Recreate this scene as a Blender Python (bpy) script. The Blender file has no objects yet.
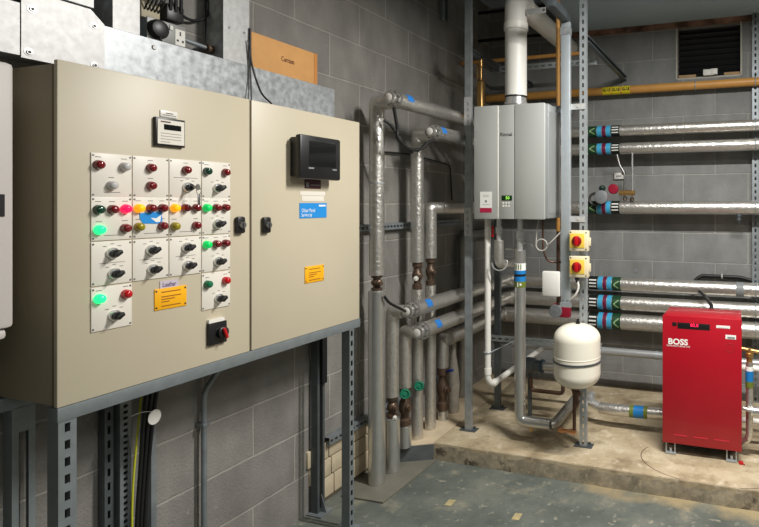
import bpy, bmesh, math, random
from mathutils import Vector, Matrix
random.seed(7)
S = bpy.context.scene
COL = S.collection
V = Vector

# ------------------------------------------------------------------ camera
CZ = 1.635                      # eye height; camera stands at x=0, y=0
YAW = math.radians(25.95)
F = 751.0
U0, V0 = 379.5, 203.5
FW = (-math.sin(YAW), math.cos(YAW)); RT = (math.cos(YAW), math.sin(YAW))
# The survey grid above (F, U0, YAW) is the one the photo was measured in; the place itself is the grid with its
# depth (y) and height (z) brought to real lengths, which goes with a 26 mm lens whose axis sits right of the frame's centre.
KY = .653
_ta = math.tan(YAW); VPY = U0 + F * _ta; VPX = U0 - F / _ta
_tb = KY * _ta; _q = _tb * _tb
CX = (VPY + _q * VPX) / (1 + _q); F2 = math.sqrt((VPY - CX) * (CX - VPX)); YAW2 = math.atan(_tb)
KZ = (F / F2) * (math.sin(YAW2) / math.sin(YAW)); RS = KZ
def T(p): return V((p[0], p[1] * KY, p[2] * KZ))
cd = bpy.data.cameras.new('camera'); cam = bpy.data.objects.new('camera', cd); COL.objects.link(cam)
cd.sensor_width = 36.0; cd.lens = 36.0 * F2 / 759.0
cd.shift_y = -(263.5 - V0) / 759.0; cd.shift_x = -(CX - U0) / 759.0
cd.clip_start = .05
cam.location = T((0, 0, CZ))
cam.rotation_euler = (math.radians(90), 0, YAW2)
S.camera = cam

def ray(u, v):
    X = (u - U0) / F; Z = (V0 - v) / F
    return V((FW[0] + RT[0] * X, FW[1] + RT[1] * X, Z))
def at(u, v, x=None, y=None, z=None):
    """the place on a real plane (x=, y= or z=) that the photo shows at u, v"""
    d = ray(u, v)
    t = x / d.x if x is not None else y / d.y if y is not None else (z - CZ) / d.z
    return V((d.x * t, d.y * t, CZ + d.z * t))

# ------------------------------------------------------------------ materials
def srgb(c):
    return tuple((x / 12.92 if x <= .04045 else ((x + .055) / 1.055) ** 2.4) for x in [k / 255 for k in c]) + (1,)
MATS = {}
def mat(name, c, rough=.5, metal=0., noise=0., nscale=30, bump=0., bscale=60, emit=None, estr=0., coat=0., rvar=0., stretch=(1, 1, 1), trans=0.):
    if name in MATS: return MATS[name]
    m = bpy.data.materials.new(name); m.use_nodes = True
    nt = m.node_tree; N = nt.nodes; L = nt.links
    b = N['Principled BSDF']; col = srgb(c)
    b.inputs['Base Color'].default_value = col
    b.inputs['Roughness'].default_value = rough; b.inputs['Metallic'].default_value = metal
    b.inputs['Coat Weight'].default_value = coat
    b.inputs['Transmission Weight'].default_value = trans
    if emit:
        b.inputs['Emission Color'].default_value = srgb(emit); b.inputs['Emission Strength'].default_value = estr
    if noise or bump or rvar:
        tc = N.new('ShaderNodeTexCoord'); mp = N.new('ShaderNodeMapping'); mp.inputs['Scale'].default_value = stretch
        L.new(tc.outputs['Object'], mp.inputs['Vector'])
    if noise or rvar:
        n = N.new('ShaderNodeTexNoise'); n.inputs['Scale'].default_value = nscale; n.inputs['Detail'].default_value = 5
        L.new(mp.outputs['Vector'], n.inputs['Vector'])
    if noise:
        mr = N.new('ShaderNodeMapRange'); mr.inputs['From Min'].default_value = .3; mr.inputs['From Max'].default_value = .7
        mr.inputs['To Min'].default_value = 1 - noise; mr.inputs['To Max'].default_value = 1 + noise * .6
        L.new(n.outputs['Fac'], mr.inputs['Value'])
        mx = N.new('ShaderNodeMix'); mx.data_type = 'RGBA'; mx.blend_type = 'MULTIPLY'; mx.inputs[0].default_value = 1
        mx.inputs[6].default_value = col
        L.new(mr.outputs[0], mx.inputs[7]); L.new(mx.outputs[2], b.inputs['Base Color'])
    if rvar:
        mr2 = N.new('ShaderNodeMapRange'); mr2.inputs['To Min'].default_value = max(.05, rough - rvar); mr2.inputs['To Max'].default_value = min(1, rough + rvar)
        L.new(n.outputs['Fac'], mr2.inputs['Value']); L.new(mr2.outputs[0], b.inputs['Roughness'])
    if bump:
        n2 = N.new('ShaderNodeTexNoise'); n2.inputs['Scale'].default_value = bscale; n2.inputs['Detail'].default_value = 3
        L.new(mp.outputs['Vector'], n2.inputs['Vector'])
        bp = N.new('ShaderNodeBump'); bp.inputs['Strength'].default_value = bump; bp.inputs['Distance'].default_value = .004
        L.new(n2.outputs['Fac'], bp.inputs['Height']); L.new(bp.outputs[0], b.inputs['Normal'])
    MATS[name] = m
    return m

def block_mat(name, axis, c1, c2, cm):
    m = bpy.data.materials.new(name); m.use_nodes = True
    nt = m.node_tree; N = nt.nodes; L = nt.links; b = N['Principled BSDF']
    g = N.new('ShaderNodeNewGeometry'); sx = N.new('ShaderNodeSeparateXYZ'); cb = N.new('ShaderNodeCombineXYZ')
    L.new(g.outputs['Position'], sx.inputs[0])
    ad = N.new('ShaderNodeMath'); ad.operation = 'ADD'; ad.inputs[1].default_value = (-2.909 * KY + .47 * 20 + .235) if axis == 'Y' else (.445 + .47 * 20)
    L.new(sx.outputs[axis], ad.inputs[0])
    az = N.new('ShaderNodeMath'); az.operation = 'ADD'; az.inputs[1].default_value = .223 - .219 * KZ + .223 * 4
    L.new(sx.outputs['Z'], az.inputs[0])
    L.new(ad.outputs[0], cb.inputs[0]); L.new(az.outputs[0], cb.inputs[1])
    # slightly wobbly joints
    nz = N.new('ShaderNodeTexNoise'); nz.inputs['Scale'].default_value = 9; L.new(g.outputs['Position'], nz.inputs['Vector'])
    wv = N.new('ShaderNodeVectorMath'); wv.operation = 'MULTIPLY_ADD'; wv.inputs[1].default_value = (.008, .008, 0)
    L.new(nz.outputs['Color'], wv.inputs[0]); L.new(cb.outputs[0], wv.inputs[2])
    br = N.new('ShaderNodeTexBrick'); br.offset = .5; br.inputs['Scale'].default_value = 1
    br.inputs['Brick Width'].default_value = .47; br.inputs['Row Height'].default_value = .223
    br.inputs['Mortar Size'].default_value = .0055; br.inputs['Mortar Smooth'].default_value = .25
    br.inputs['Bias'].default_value = 0
    br.inputs['Color1'].default_value = srgb(c1); br.inputs['Color2'].default_value = srgb(c2); br.inputs['Mortar'].default_value = srgb(cm)
    L.new(wv.outputs[0], br.inputs['Vector'])
    n = N.new('ShaderNodeTexNoise'); n.inputs['Scale'].default_value = 5; n.inputs['Detail'].default_value = 8
    mp = N.new('ShaderNodeMapping'); mp.inputs['Scale'].default_value = (1.8, 1.8, 1)
    L.new(g.outputs['Position'], mp.inputs[0]); L.new(mp.outputs[0], n.inputs['Vector'])
    mr = N.new('ShaderNodeMapRange'); mr.inputs['From Min'].default_value = .3; mr.inputs['From Max'].default_value = .7
    mr.inputs['To Min'].default_value = .82; mr.inputs['To Max'].default_value = 1.16
    L.new(n.outputs['Fac'], mr.inputs['Value'])
    mx = N.new('ShaderNodeMix'); mx.data_type = 'RGBA'; mx.blend_type = 'MULTIPLY'; mx.inputs[0].default_value = 1
    L.new(br.outputs['Color'], mx.inputs[6]); L.new(mr.outputs[0], mx.inputs[7])
    # small pale scuffs
    sc = N.new('ShaderNodeTexNoise'); sc.inputs['Scale'].default_value = 26; sc.inputs['Detail'].default_value = 2
    L.new(g.outputs['Position'], sc.inputs['Vector'])
    sr = N.new('ShaderNodeMapRange'); sr.inputs['From Min'].default_value = .71; sr.inputs['From Max'].default_value = .75; sr.inputs['To Max'].default_value = .6
    L.new(sc.outputs['Fac'], sr.inputs['Value'])
    m2 = N.new('ShaderNodeMix'); m2.data_type = 'RGBA'; L.new(sr.outputs[0], m2.inputs[0]); L.new(mx.outputs[2], m2.inputs[6]); m2.inputs[7].default_value = srgb((150, 146, 138))
    L.new(m2.outputs[2], b.inputs['Base Color'])
    b.inputs['Roughness'].default_value = .72
    nb = N.new('ShaderNodeTexNoise'); nb.inputs['Scale'].default_value = 120; nb.inputs['Detail'].default_value = 4
    L.new(g.outputs['Position'], nb.inputs['Vector'])
    ma = N.new('ShaderNodeMath'); ma.operation = 'MULTIPLY_ADD'; ma.inputs[1].default_value = -2.2
    L.new(br.outputs['Fac'], ma.inputs[0]); L.new(nb.outputs['Fac'], ma.inputs[2])
    bp = N.new('ShaderNodeBump'); bp.inputs['Strength'].default_value = .8; bp.inputs['Distance'].default_value = .004
    L.new(ma.outputs[0], bp.inputs['Height']); L.new(bp.outputs[0], b.inputs['Normal'])
    return m

def ground_mat(name, base, spots, stain=None, scale=7):
    m = bpy.data.materials.new(name); m.use_nodes = True
    nt = m.node_tree; N = nt.nodes; L = nt.links; b = N['Principled BSDF']
    g = N.new('ShaderNodeNewGeometry')
    n1 = N.new('ShaderNodeTexNoise'); n1.inputs['Scale'].default_value = scale * .45; n1.inputs['Detail'].default_value = 9; n1.inputs['Roughness'].default_value = .65
    L.new(g.outputs['Position'], n1.inputs['Vector'])
    cr = N.new('ShaderNodeValToRGB'); e = cr.color_ramp.elements
    e[0].position = .3; e[0].color = srgb(base[0]); e[1].position = .68; e[1].color = srgb(base[2])
    k = e.new(.5); k.color = srgb(base[1])
    L.new(n1.outputs['Fac'], cr.inputs[0])
    last = cr.outputs[0]
    for (c, sc, lo, hi, w) in spots:
        n = N.new('ShaderNodeTexNoise'); n.inputs['Scale'].default_value = sc; n.inputs['Detail'].default_value = 6; n.inputs['Roughness'].default_value = .6
        o = N.new('ShaderNodeVectorMath'); o.operation = 'ADD'; o.inputs[1].default_value = (sc, -sc * 2, 3)
        L.new(g.outputs['Position'], o.inputs[0]); L.new(o.outputs[0], n.inputs['Vector'])
        r = N.new('ShaderNodeMapRange'); r.inputs['From Min'].default_value = lo; r.inputs['From Max'].default_value = hi; r.inputs['To Max'].default_value = w
        L.new(n.outputs['Fac'], r.inputs['Value'])
        mx = N.new('ShaderNodeMix'); mx.data_type = 'RGBA'; L.new(r.outputs[0], mx.inputs[0]); L.new(last, mx.inputs[6]); mx.inputs[7].default_value = srgb(c)
        last = mx.outputs[2]
    if stain:   # a band of worn-off paint along the foot of the plinth (in y)
        (c, y0, y1, w) = stain
        sx = N.new('ShaderNodeSeparateXYZ'); L.new(g.outputs['Position'], sx.inputs[0])
        n = N.new('ShaderNodeTexNoise'); n.inputs['Scale'].default_value = 4; n.inputs['Detail'].default_value = 7
        L.new(g.outputs['Position'], n.inputs['Vector'])
        a = N.new('ShaderNodeMath'); a.operation = 'MULTIPLY_ADD'; a.inputs[1].default_value = .5; L.new(n.outputs['Fac'], a.inputs[0]); L.new(sx.outputs['Y'], a.inputs[2])
        a2 = N.new('ShaderNodeMath'); a2.operation = 'MULTIPLY_ADD'; a2.inputs[1].default_value = .15; L.new(sx.outputs['X'], a2.inputs[0]); L.new(a.outputs[0], a2.inputs[2])
        r = N.new('ShaderNodeMapRange'); r.inputs['From Min'].default_value = y0; r.inputs['From Max'].default_value = y1; r.inputs['To Max'].default_value = w
        L.new(a2.outputs[0], r.inputs['Value'])
        mx = N.new('ShaderNodeMix'); mx.data_type = 'RGBA'; L.new(r.outputs[0], mx.inputs[0]); L.new(last, mx.inputs[6]); mx.inputs[7].default_value = srgb(c)
        last = mx.outputs[2]
    L.new(last, b.inputs['Base Color'])
    b.inputs['Roughness'].default_value = .6
    nb = N.new('ShaderNodeTexNoise'); nb.inputs['Scale'].default_value = 50; nb.inputs['Detail'].default_value = 6
    L.new(g.outputs['Position'], nb.inputs['Vector'])
    bp = N.new('ShaderNodeBump'); bp.inputs['Strength'].default_value = .35; bp.inputs['Distance'].default_value = .004
    L.new(nb.outputs['Fac'], bp.inputs['Height']); L.new(bp.outputs[0], b.inputs['Normal'])
    return m

BEIGE = mat('cabinet_paint', (196, 186, 162), .42, noise=.03, nscale=3, bump=.05, bscale=400)
DBEIGE = mat('cabinet_shaded_side', (160, 148, 124), .5)  # darker copy of the door paint, side shade put into the colour
SEAL = mat('door_edge', (120, 108, 84), .6)
GALV = mat('galvanised_steel', (178, 182, 184), .42, .5, noise=.30, nscale=38, rvar=.15)
GALVB = mat('bright_trunking', (190, 190, 188), .45, .3, noise=.14, nscale=45)
GALVD = mat('weathered_galvanised', (140, 147, 150), .5, .5, noise=.2, nscale=18)
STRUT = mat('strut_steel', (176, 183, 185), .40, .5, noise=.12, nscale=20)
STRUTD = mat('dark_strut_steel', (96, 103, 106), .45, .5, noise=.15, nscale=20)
FOIL = mat('foil_insulation', (212, 209, 202), .36, .86, noise=.12, nscale=60, bump=.8, bscale=55, rvar=.1)
FOILS = mat('smooth_foil_sleeve', (206, 206, 202), .30, .85, noise=.06, nscale=20, bump=.1, bscale=90)
FOILD = mat('dull_foil_insulation', (160, 158, 151), .40, .75, noise=.16, nscale=12, bump=.3, bscale=50)
CHROME = mat('chrome', (222, 222, 220), .25, .75)
SCREW = mat('zinc_screw', (150, 150, 148), .35, .9)
BLACK = mat('black_plastic', (22, 22, 23), .4)
CABLE = mat('black_cable', (18, 18, 18), .5)
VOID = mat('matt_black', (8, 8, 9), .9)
SCREEN = mat('dark_screen', (18, 20, 21), .15, coat=.5)
WHITE = mat('white_enamel', (232, 229, 220), .35)
WHITEP = mat('white_plastic', (226, 224, 216), .45, noise=.03, nscale=8)
PLATE = mat('white_engraved_plate', (226, 220, 208), .4)
CREAM = mat('cream_vessel_enamel', (236, 231, 214), .25, coat=.3)
ISOL = mat('cream_isolator_plastic', (226, 214, 180), .45)
YELLOW = mat('isolator_yellow', (236, 198, 80), .45)
SIGNY = mat('warning_sign_yellow', (246, 178, 16), .45)
REDK = mat('red_plastic', (186, 14, 24), .35)
REDC = mat('red_enamel', (168, 4, 28), .4, noise=.05, nscale=9, coat=.2)
BLUE = mat('blue_print', (30, 140, 216), .45)
CYAN = mat('cyan_band', (66, 170, 212), .5)
BLUEB = mat('blue_band', (20, 120, 190), .5)
PURPLE = mat('maroon_band', (110, 22, 62), .5)
GREENB = mat('dark_green_band', (24, 66, 40), .5)
OLIVE = mat('olive_band', (104, 118, 40), .5)
BLKB = mat('near_black_band', (18, 26, 22), .5)
WHT = mat('white_print', (238, 238, 232), .5)
INK = mat('dark_ink', (50, 46, 46), .6)
GREENV = mat('green_valve_wheel', (30, 122, 92), .45)
BRONZE = mat('weathered_bronze', (98, 80, 66), .4, .5, noise=.3, nscale=40)
BRASS = mat('brass', (196, 156, 96), .3, .85)
COPPER = mat('copper', (220, 156, 108), .32, .85)
COPPERD = mat('tarnished_copper', (98, 74, 60), .42, .5, noise=.3, nscale=30)
OCHRE = mat('gas_pipe_ochre', (200, 146, 74), .45, noise=.08, nscale=10)
GASY = mat('gas_label_yellow', (226, 206, 30), .5)
CARD = mat('cardboard', (212, 158, 96), .75, noise=.07, nscale=16)
RINN = mat('boiler_silver_paint', (186, 188, 184), .38, .25)
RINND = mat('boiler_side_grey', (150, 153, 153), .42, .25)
GREYP = mat('grey_plastic', (128, 132, 134), .5)
BOXG = mat('light_grey_paint', (196, 190, 184), .45)
MAROON = mat('maroon_label', (70, 24, 34), .5)
CRIM = mat('crimson_print', (176, 30, 70), .5)
VALVR = mat('red_valve_paint', (150, 22, 48), .4)
WOOD = mat('bare_timber', (176, 142, 100), .7, noise=.2, nscale=25, stretch=(1, 8, 8))
BRICKC = mat('cream_brick', (196, 182, 154), .8, noise=.12, nscale=20, bump=.3)
RUST = mat('rusty_lintel', (140, 104, 84), .8, noise=.8, nscale=9)
EARTHC = mat('earth_cable_yellow', (196, 196, 40), .5)
LRED = mat('lens_dark_red', (116, 12, 20), .12, coat=.7)
LWHT = mat('lens_clear', (190, 188, 186), .15, coat=.6)
LGRN = mat('lens_dark_green', (14, 62, 44), .12, coat=.7)
LGRN2 = mat('lens_green', (16, 110, 72), .15, coat=.6)
LOLV = mat('lens_olive', (150, 136, 14), .15, coat=.6)
LRED2 = mat('lens_red', (190, 16, 26), .15, coat=.6)
ONRED = mat('lamp_lit_red', (240, 20, 70), .2, emit=(255, 20, 80), estr=1.1)
ONGRN = mat('lamp_lit_green', (30, 230, 120), .2, emit=(30, 240, 130), estr=1.5)
ONGR2 = mat('lamp_half_lit_green', (10, 190, 90), .2, emit=(10, 200, 90), estr=.55)
ONAMB = mat('lamp_lit_amber', (250, 170, 20), .2, emit=(255, 160, 10), estr=.8)
LEDR = mat('led_red_digits', (240, 20, 60), .4, emit=(255, 30, 80), estr=2.5)
LCDG = mat('lcd_green', (16, 52, 22), .2)
LCDY = mat('lcd_digits', (150, 220, 90), .4, emit=(150, 230, 80), estr=1.2)

# ------------------------------------------------------------------ mesh builder
class MB:
    def __init__(s): s.bm = bmesh.new()
    def fbox(s, O, A, B, C, a, b, c, bev=0.):
        vs = []
        for k in (0, 1):
            for j in (0, 1):
                for i in (0, 1):
                    vs.append(s.bm.verts.new(T(O + A * a[i] + B * b[j] + C * c[k])))
        fs = [(0, 2, 3, 1), (4, 5, 7, 6), (0, 1, 5, 4), (2, 6, 7, 3), (0, 4, 6, 2), (1, 3, 7, 5)]
        faces = [s.bm.faces.new([vs[q] for q in f]) for f in fs]
        if bev > 0:
            es = set(e for f in faces for e in f.edges)
            bmesh.ops.bevel(s.bm, geom=list(es), offset=bev, segments=2, affect='EDGES', profile=.5)
        return s
    def box(s, x0, x1, y0, y1, z0, z1, bev=0.):
        return s.fbox(V((0, 0, 0)), V((1, 0, 0)), V((0, 1, 0)), V((0, 0, 1)), (min(x0, x1), max(x0, x1)), (min(y0, y1), max(y0, y1)), (min(z0, z1), max(z0, z1)), bev)
    def tube(s, pts, r, bend=0., seg=18, caps=True, rad=None, raw=False):
        pts = [V(p) if raw else T(p) for p in pts]
        if not raw:
            r = r * RS; bend = bend * RS
            if rad: rad = [q * RS for q in rad]
        path = [pts[0]]
        for i in range(1, len(pts) - 1):
            a, b, c = pts[i - 1], pts[i], pts[i + 1]
            d1 = (a - b); d2 = (c - b)
            k = min(bend, d1.length * .49, d2.length * .49)
            if k <= 1e-5: path.append(b); continue
            p1 = b + d1.normalized() * k; p2 = b + d2.normalized() * k
            n = 7
            for q in range(n + 1):
                t = q / n
                path.append(p1 * (1 - t) ** 2 + b * 2 * t * (1 - t) + p2 * t * t)
        path.append(pts[-1])
        TG = []
        for i in range(len(path)):
            if i == 0: t = path[1] - path[0]
            elif i == len(path) - 1: t = path[-1] - path[-2]
            else: t = (path[i + 1] - path[i]).normalized() + (path[i] - path[i - 1]).normalized()
            TG.append(t.normalized())
        up = V((0, 0, 1)) if abs(TG[0].z) < .9 else V((0, 1, 0))
        nrm = (up - TG[0] * up.dot(TG[0])).normalized()
        rings = []
        for i, p in enumerate(path):
            nrm = (nrm - TG[i] * nrm.dot(TG[i])).normalized()
            bi = TG[i].cross(nrm)
            k = 1.
            if 0 < i < len(path) - 1:
                ca = (path[i + 1] - path[i]).normalized().dot((path[i] - path[i - 1]).normalized())
                k = 1.
            rr = r if rad is None else rad[min(i, len(rad) - 1)]
            mdir = None
            if 0 < i < len(path) - 1:
                d1 = (path[i] - path[i - 1]).normalized(); d2 = (path[i + 1] - path[i]).normalized()
                if ca < .995:
                    mdir = (d2 - d1).normalized(); k = 1 / max(.5, math.sqrt((1 + ca) / 2)) - 1
            ring = []
            for q in range(seg):
                o_ = (nrm * math.cos(2 * math.pi * q / seg) + bi * math.sin(2 * math.pi * q / seg)) * rr
                if mdir is not None: o_ = o_ + mdir * (o_.dot(mdir) * k)
                ring.append(s.bm.verts.new(p + o_))
            rings.append(ring)
        for i in range(len(rings) - 1):
            for q in range(seg):
                s.bm.faces.new((rings[i][q], rings[i][(q + 1) % seg], rings[i + 1][(q + 1) % seg], rings[i + 1][q]))
        if caps:
            s.bm.faces.new(rings[0][::-1]); s.bm.faces.new(rings[-1])
        return s
    def cyl(s, p0, p1, r, r2=None, seg=24):
        return s.tube([p0, p1], r, seg=seg, rad=[r, r if r2 is None else r2])
    def lathe(s, O, A, prof, seg=28):
        """prof: (radius, height along A)"""
        O = T(O); A = T(V(A).normalized()); hs = A.length; A = A / hs
        prof = [(q * RS, h * hs) for q, h in prof]
        n = (V((0, 0, 1)) if abs(A.z) < .9 else V((0, 1, 0))); n = (n - A * n.dot(A)).normalized(); b = A.cross(n)
        rings = []
        for (r, h) in prof:
            if r < 1e-5: rings.append([s.bm.verts.new(O + A * h)])
            else: rings.append([s.bm.verts.new(O + A * h + (n * math.cos(2 * math.pi * q / seg) + b * math.sin(2 * math.pi * q / seg)) * r) for q in range(seg)])
        for i in range(len(rings) - 1):
            a, c = rings[i], rings[i + 1]
            for q in range(seg):
                q2 = (q + 1) % seg
                if len(a) == 1 and len(c) == 1: continue
                if len(a) == 1: s.bm.faces.new((a[0], c[q2], c[q]))
                elif len(c) == 1: s.bm.faces.new((a[q], a[q2], c[0]))
                else: s.bm.faces.new((a[q], a[q2], c[q2], c[q]))
        for rr, fl in ((rings[0], True), (rings[-1], False)):
            if len(rr) > 1: s.bm.faces.new(rr[::-1] if fl else rr)
        return s
    def torus(s, O, A, R, r, seg=32, a0=0, a1=360):
        O = T(O); A = V(A).normalized(); R = R * RS; r = r * RS
        n = (V((0, 0, 1)) if abs(A.z) < .9 else V((0, 1, 0))); n = (n - A * n.dot(A)).normalized(); b = A.cross(n)
        pts = [O + (n * math.cos(math.radians(a0 + (a1 - a0) * q / seg)) + b * math.sin(math.radians(a0 + (a1 - a0) * q / seg))) * R for q in range(seg + 1)]
        return s.tube(pts, r, seg=8, raw=True)
    def prism(s, poly, h0, h1, ax='z', bev=0.):
        """poly in the plane across ax: z->(x,y)  x->(y,z)  y->(x,z)"""
        f = {'z': lambda a, b, h: T((a, b, h)), 'x': lambda a, b, h: T((h, a, b)), 'y': lambda a, b, h: T((a, h, b))}[ax]
        lo = [s.bm.verts.new(f(a, b, h0)) for a, b in poly]; hi = [s.bm.verts.new(f(a, b, h1)) for a, b in poly]
        fs = [s.bm.faces.new(lo[::-1]), s.bm.faces.new(hi)]
        n = len(poly)
        for i in range(n): fs.append(s.bm.faces.new((lo[i], lo[(i + 1) % n], hi[(i + 1) % n], hi[i])))
        if bev: bmesh.ops.bevel(s.bm, geom=list({e for q in fs for e in q.edges}), offset=bev, segments=2, affect='EDGES', profile=.5)
        return s
    def arc(s, O, A, n, r, a0, a1, h0, h1, seg=8):
        """patch wrapped on a cylinder: around axis A from direction n; degrees a0..a1, along h0..h1"""
        O = T(O); A = V(A).normalized(); hs = T(A).length; h0 *= hs; h1 *= hs; r *= RS; n = V(n).normalized(); b = A.cross(n)
        prev = None
        for q in range(seg + 1):
            a = math.radians(a0 + (a1 - a0) * q / seg); d = n * math.cos(a) + b * math.sin(a)
            cur = (s.bm.verts.new(O + A * h0 + d * r), s.bm.verts.new(O + A * h1 + d * r))
            if prev: s.bm.faces.new((prev[0], prev[1], cur[1], cur[0]))
            prev = cur
        return s

ORG = {}
def link(name, mesh, m, parent, verts_world=True, org=None):
    co = [v.co for v in mesh.vertices]
    if not co: raise ValueError(name)
    lo = V([min(c[i] for c in co) for i in range(3)]); hi = V([max(c[i] for c in co) for i in range(3)])
    o0 = V(org) if org is not None else V(((lo.x + hi.x) / 2, (lo.y + hi.y) / 2, lo.z if parent is None else (lo.z + hi.z) / 2))
    mesh.transform(Matrix.Translation(-o0))
    o = bpy.data.objects.new(name, mesh); COL.objects.link(o)
    if parent is not None:
        o.parent = parent; o.location = o0 - ORG[parent.name]
    else: o.location = o0
    ORG[o.name] = o0
    mesh.materials.clear(); mesh.materials.append(m)
    return o
def obj(name, mb, m, parent=None, label=None, smooth=38):
    bm = mb.bm
    bmesh.ops.recalc_face_normals(bm, faces=bm.faces)
    lim = math.radians(smooth)
    for f in bm.faces: f.smooth = True
    for e in bm.edges:
        if len(e.link_faces) == 2 and e.calc_face_angle(0) > lim: e.smooth = False
    me = bpy.data.meshes.new(name); bm.to_mesh(me); bm.free()
    o = link(name, me, m, parent)
    if label: o['label'] = label
    return o
def thing(name, label, cat, loc, group=None):
    o = bpy.data.objects.new(name, None); COL.objects.link(o); o.empty_display_size = .1
    o.location = T(loc); ORG[o.name] = T(loc)
    o['label'] = label; o['category'] = cat
    if group: o['group'] = group
    return o
def tag(o, label, cat, group=None):
    o['label'] = label; o['category'] = cat
    if group: o['group'] = group
    return o
def struct(name, mb, m, parent=None):
    o = obj(name, mb, m, parent)
    o['kind'] = 'structure'
    return o
def text(name, s, O, A, B, size, m, parent, align='CENTER', ext=.0006, wrap=None, bold=0.):
    """lettering lying in the plane spanned by A (reading direction) and B (up); wrap=(radius, centre) bends it on a pipe"""
    cu = bpy.data.curves.new(name, 'FONT'); cu.body = s; cu.size = size; cu.align_x = align; cu.align_y = 'CENTER'; cu.extrude = ext / 2; cu.resolution_u = 3; cu.offset = bold
    t = bpy.data.objects.new('tmp_text', cu); COL.objects.link(t)
    bpy.context.view_layer.update()
    dg = bpy.context.evaluated_depsgraph_get()
    me = bpy.data.meshes.new_from_object(t.evaluated_get(dg))
    bpy.data.objects.remove(t); bpy.data.curves.remove(cu)
    O = V(O); A = V(A); B = V(B); C = A.cross(B)
    for v in me.vertices:
        a, b, c = v.co
        if wrap:
            r = wrap; an = b / r
            v.co = T(O - C * r) + A * a + (B * math.sin(an) + C * math.cos(an)) * ((r + c) * RS)
        else: v.co = T(O + A * a + B * b + C * c)
    me.name = name
    return link(name, me, m, parent)

EX, EY, EZ = V((1, 0, 0)), V((0, 1, 0)), V((0, 0, 1))
WX, BY, CEIL = -2.07, 6.55, 3.40      # left wall, back wall, ceiling
SZ = .10                               # plinth top

# ------------------------------------------------------------------ the room
WL = block_mat('painted_block_left', 'Y', (134, 131, 125), (126, 123, 118), (158, 154, 146))
WB = block_mat('painted_block_back', 'X', (134, 135, 132), (126, 127, 125), (156, 156, 150))
FLM = ground_mat('painted_concrete_floor', [(76, 82, 76), (97, 102, 95), (116, 118, 108)],
                 [((148, 142, 122), 6, .57, .68, .6), ((172, 166, 148), 19, .60, .68, .6), ((72, 78, 74), 24, .54, .68, .4), ((56, 60, 56), 11, .66, .72, .6)],
                 ((160, 142, 106), 3.01, 3.10, .85))
SLM = ground_mat('bare_concrete', [(148, 131, 103), (180, 164, 134), (204, 190, 162)],
                 [((122, 104, 78), 7, .52, .68, .65), ((218, 206, 182), 14, .56, .68, .6), ((104, 86, 62), 2.2, .58, .72, .6), ((110, 96, 76), 30, .66, .72, .6)], scale=9)
SLF = ground_mat('rough_concrete_edge', [(108, 100, 84), (142, 132, 112), (166, 154, 130)],
                 [((56, 46, 34), 8, .58, .64, .8), ((176, 162, 134), 40, .56, .66, .6)], scale=34)
CEILM = mat('painted_ceiling', (168, 186, 196), .8, noise=.06, nscale=3)
SLP = mat('grey_painted_edge', (92, 97, 97), .6, noise=.2, nscale=12)

RX, FY = 3.2, -2.6
struct('floor', MB().box(WX - .2, RX + .2, FY - .2, BY + .2, -.12, 0), FLM)
struct('ceiling', MB().box(WX - .2, RX + .2, FY - .2, BY + .2, CEIL, CEIL + .12), CEILM)
struct('wall_left', MB().box(WX - .2, WX, FY, BY + .2, 0, CEIL), WL)
struct('wall_right', MB().box(RX, RX + .2, FY, BY + .2, 0, CEIL), WL)
struct('wall_front', MB().box(WX - .2, RX + .2, FY - .2, FY, 0, CEIL), WB)
# back wall with the vent opening left clear
vx0, vx1, vz0, vz1 = -.505, -.02, 2.64, 3.06
w = MB(); w.box(WX, vx0, BY, BY + .22, 0, CEIL); w.box(vx1, RX, BY, BY + .22, 0, CEIL)
w.box(vx0, vx1, BY, BY + .22, 0, vz0); w.box(vx0, vx1, BY, BY + .22, vz1, CEIL)
struct('wall_back', w, WB)
SOF = 3.105
struct('ceiling_downstand', MB().box(-1.33, RX, 5.05, BY, SOF, CEIL), CEILM)
struct('trim_1', MB().box(-1.33, RX, BY - .025, BY - .001, SOF - .045, SOF), RUST)     # rusty lintel edge under the downstand

# louvred opening
lv = thing('louvre_vent', 'black louvred vent in a white lined opening high in the back wall', 'vent', (vx0, BY, vz0))
fr = MB(); fr.box(vx0, vx0 + .012, BY - .02, BY + .16, vz0, vz1); fr.box(vx1 - .012, vx1, BY - .02, BY + .16, vz0, vz1)
fr.box(vx0, vx1, BY + .0, BY + .16, vz0, vz0 + .012)
obj('frame', fr, mat('vent_lining', (178, 174, 162), .6, noise=.1), lv)
sl = MB()
for k in range(9):
    z = vz0 + .03 + k * .046
    sl.prism([(BY + .10, z + .03), (BY + .105, z + .032), (BY + .15, z - .002), (BY + .145, z - .004)], vx0 + .012, vx1 - .012, 'x')
obj('louvre_blades', sl, mat('louvre_black', (30, 31, 33), .6), lv)
obj('backing', MB().box(vx0 + .012, vx1 - .012, BY + .165, BY + .175, vz0, vz1), VOID, lv)
tag(obj('timber_batten', MB().box(vx0 + .02, vx0 + .15, BY + .0, BY + .04, vz0 + .013, vz0 + .035, .002), WOOD), 'short timber batten on the vent sill, beside the left jamb', 'timber', 'timber battens on the vent sill')
tag(obj('timber_batten', MB().box(vx1 - .13, vx1 - .015, BY + .0, BY + .04, vz0 + .013, vz0 + .035, .002), WOOD), 'short timber batten on the vent sill, beside the right jamb', 'timber', 'timber battens on the vent sill')
sn = thing('vent_sensor_box', 'small white sensor box on the sill of the louvred vent', 'sensor', (-.27, BY - .03, vz0))
obj('body', MB().box(-.30, -.22, BY - .05, BY, vz0 + .013, vz0 + .062, .004), WHITEP, sn)
obj('cover', MB().box(-.245, -.195, BY - .056, BY - .01, vz0 + .017, vz0 + .064, .004), WHITEP, sn)

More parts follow.
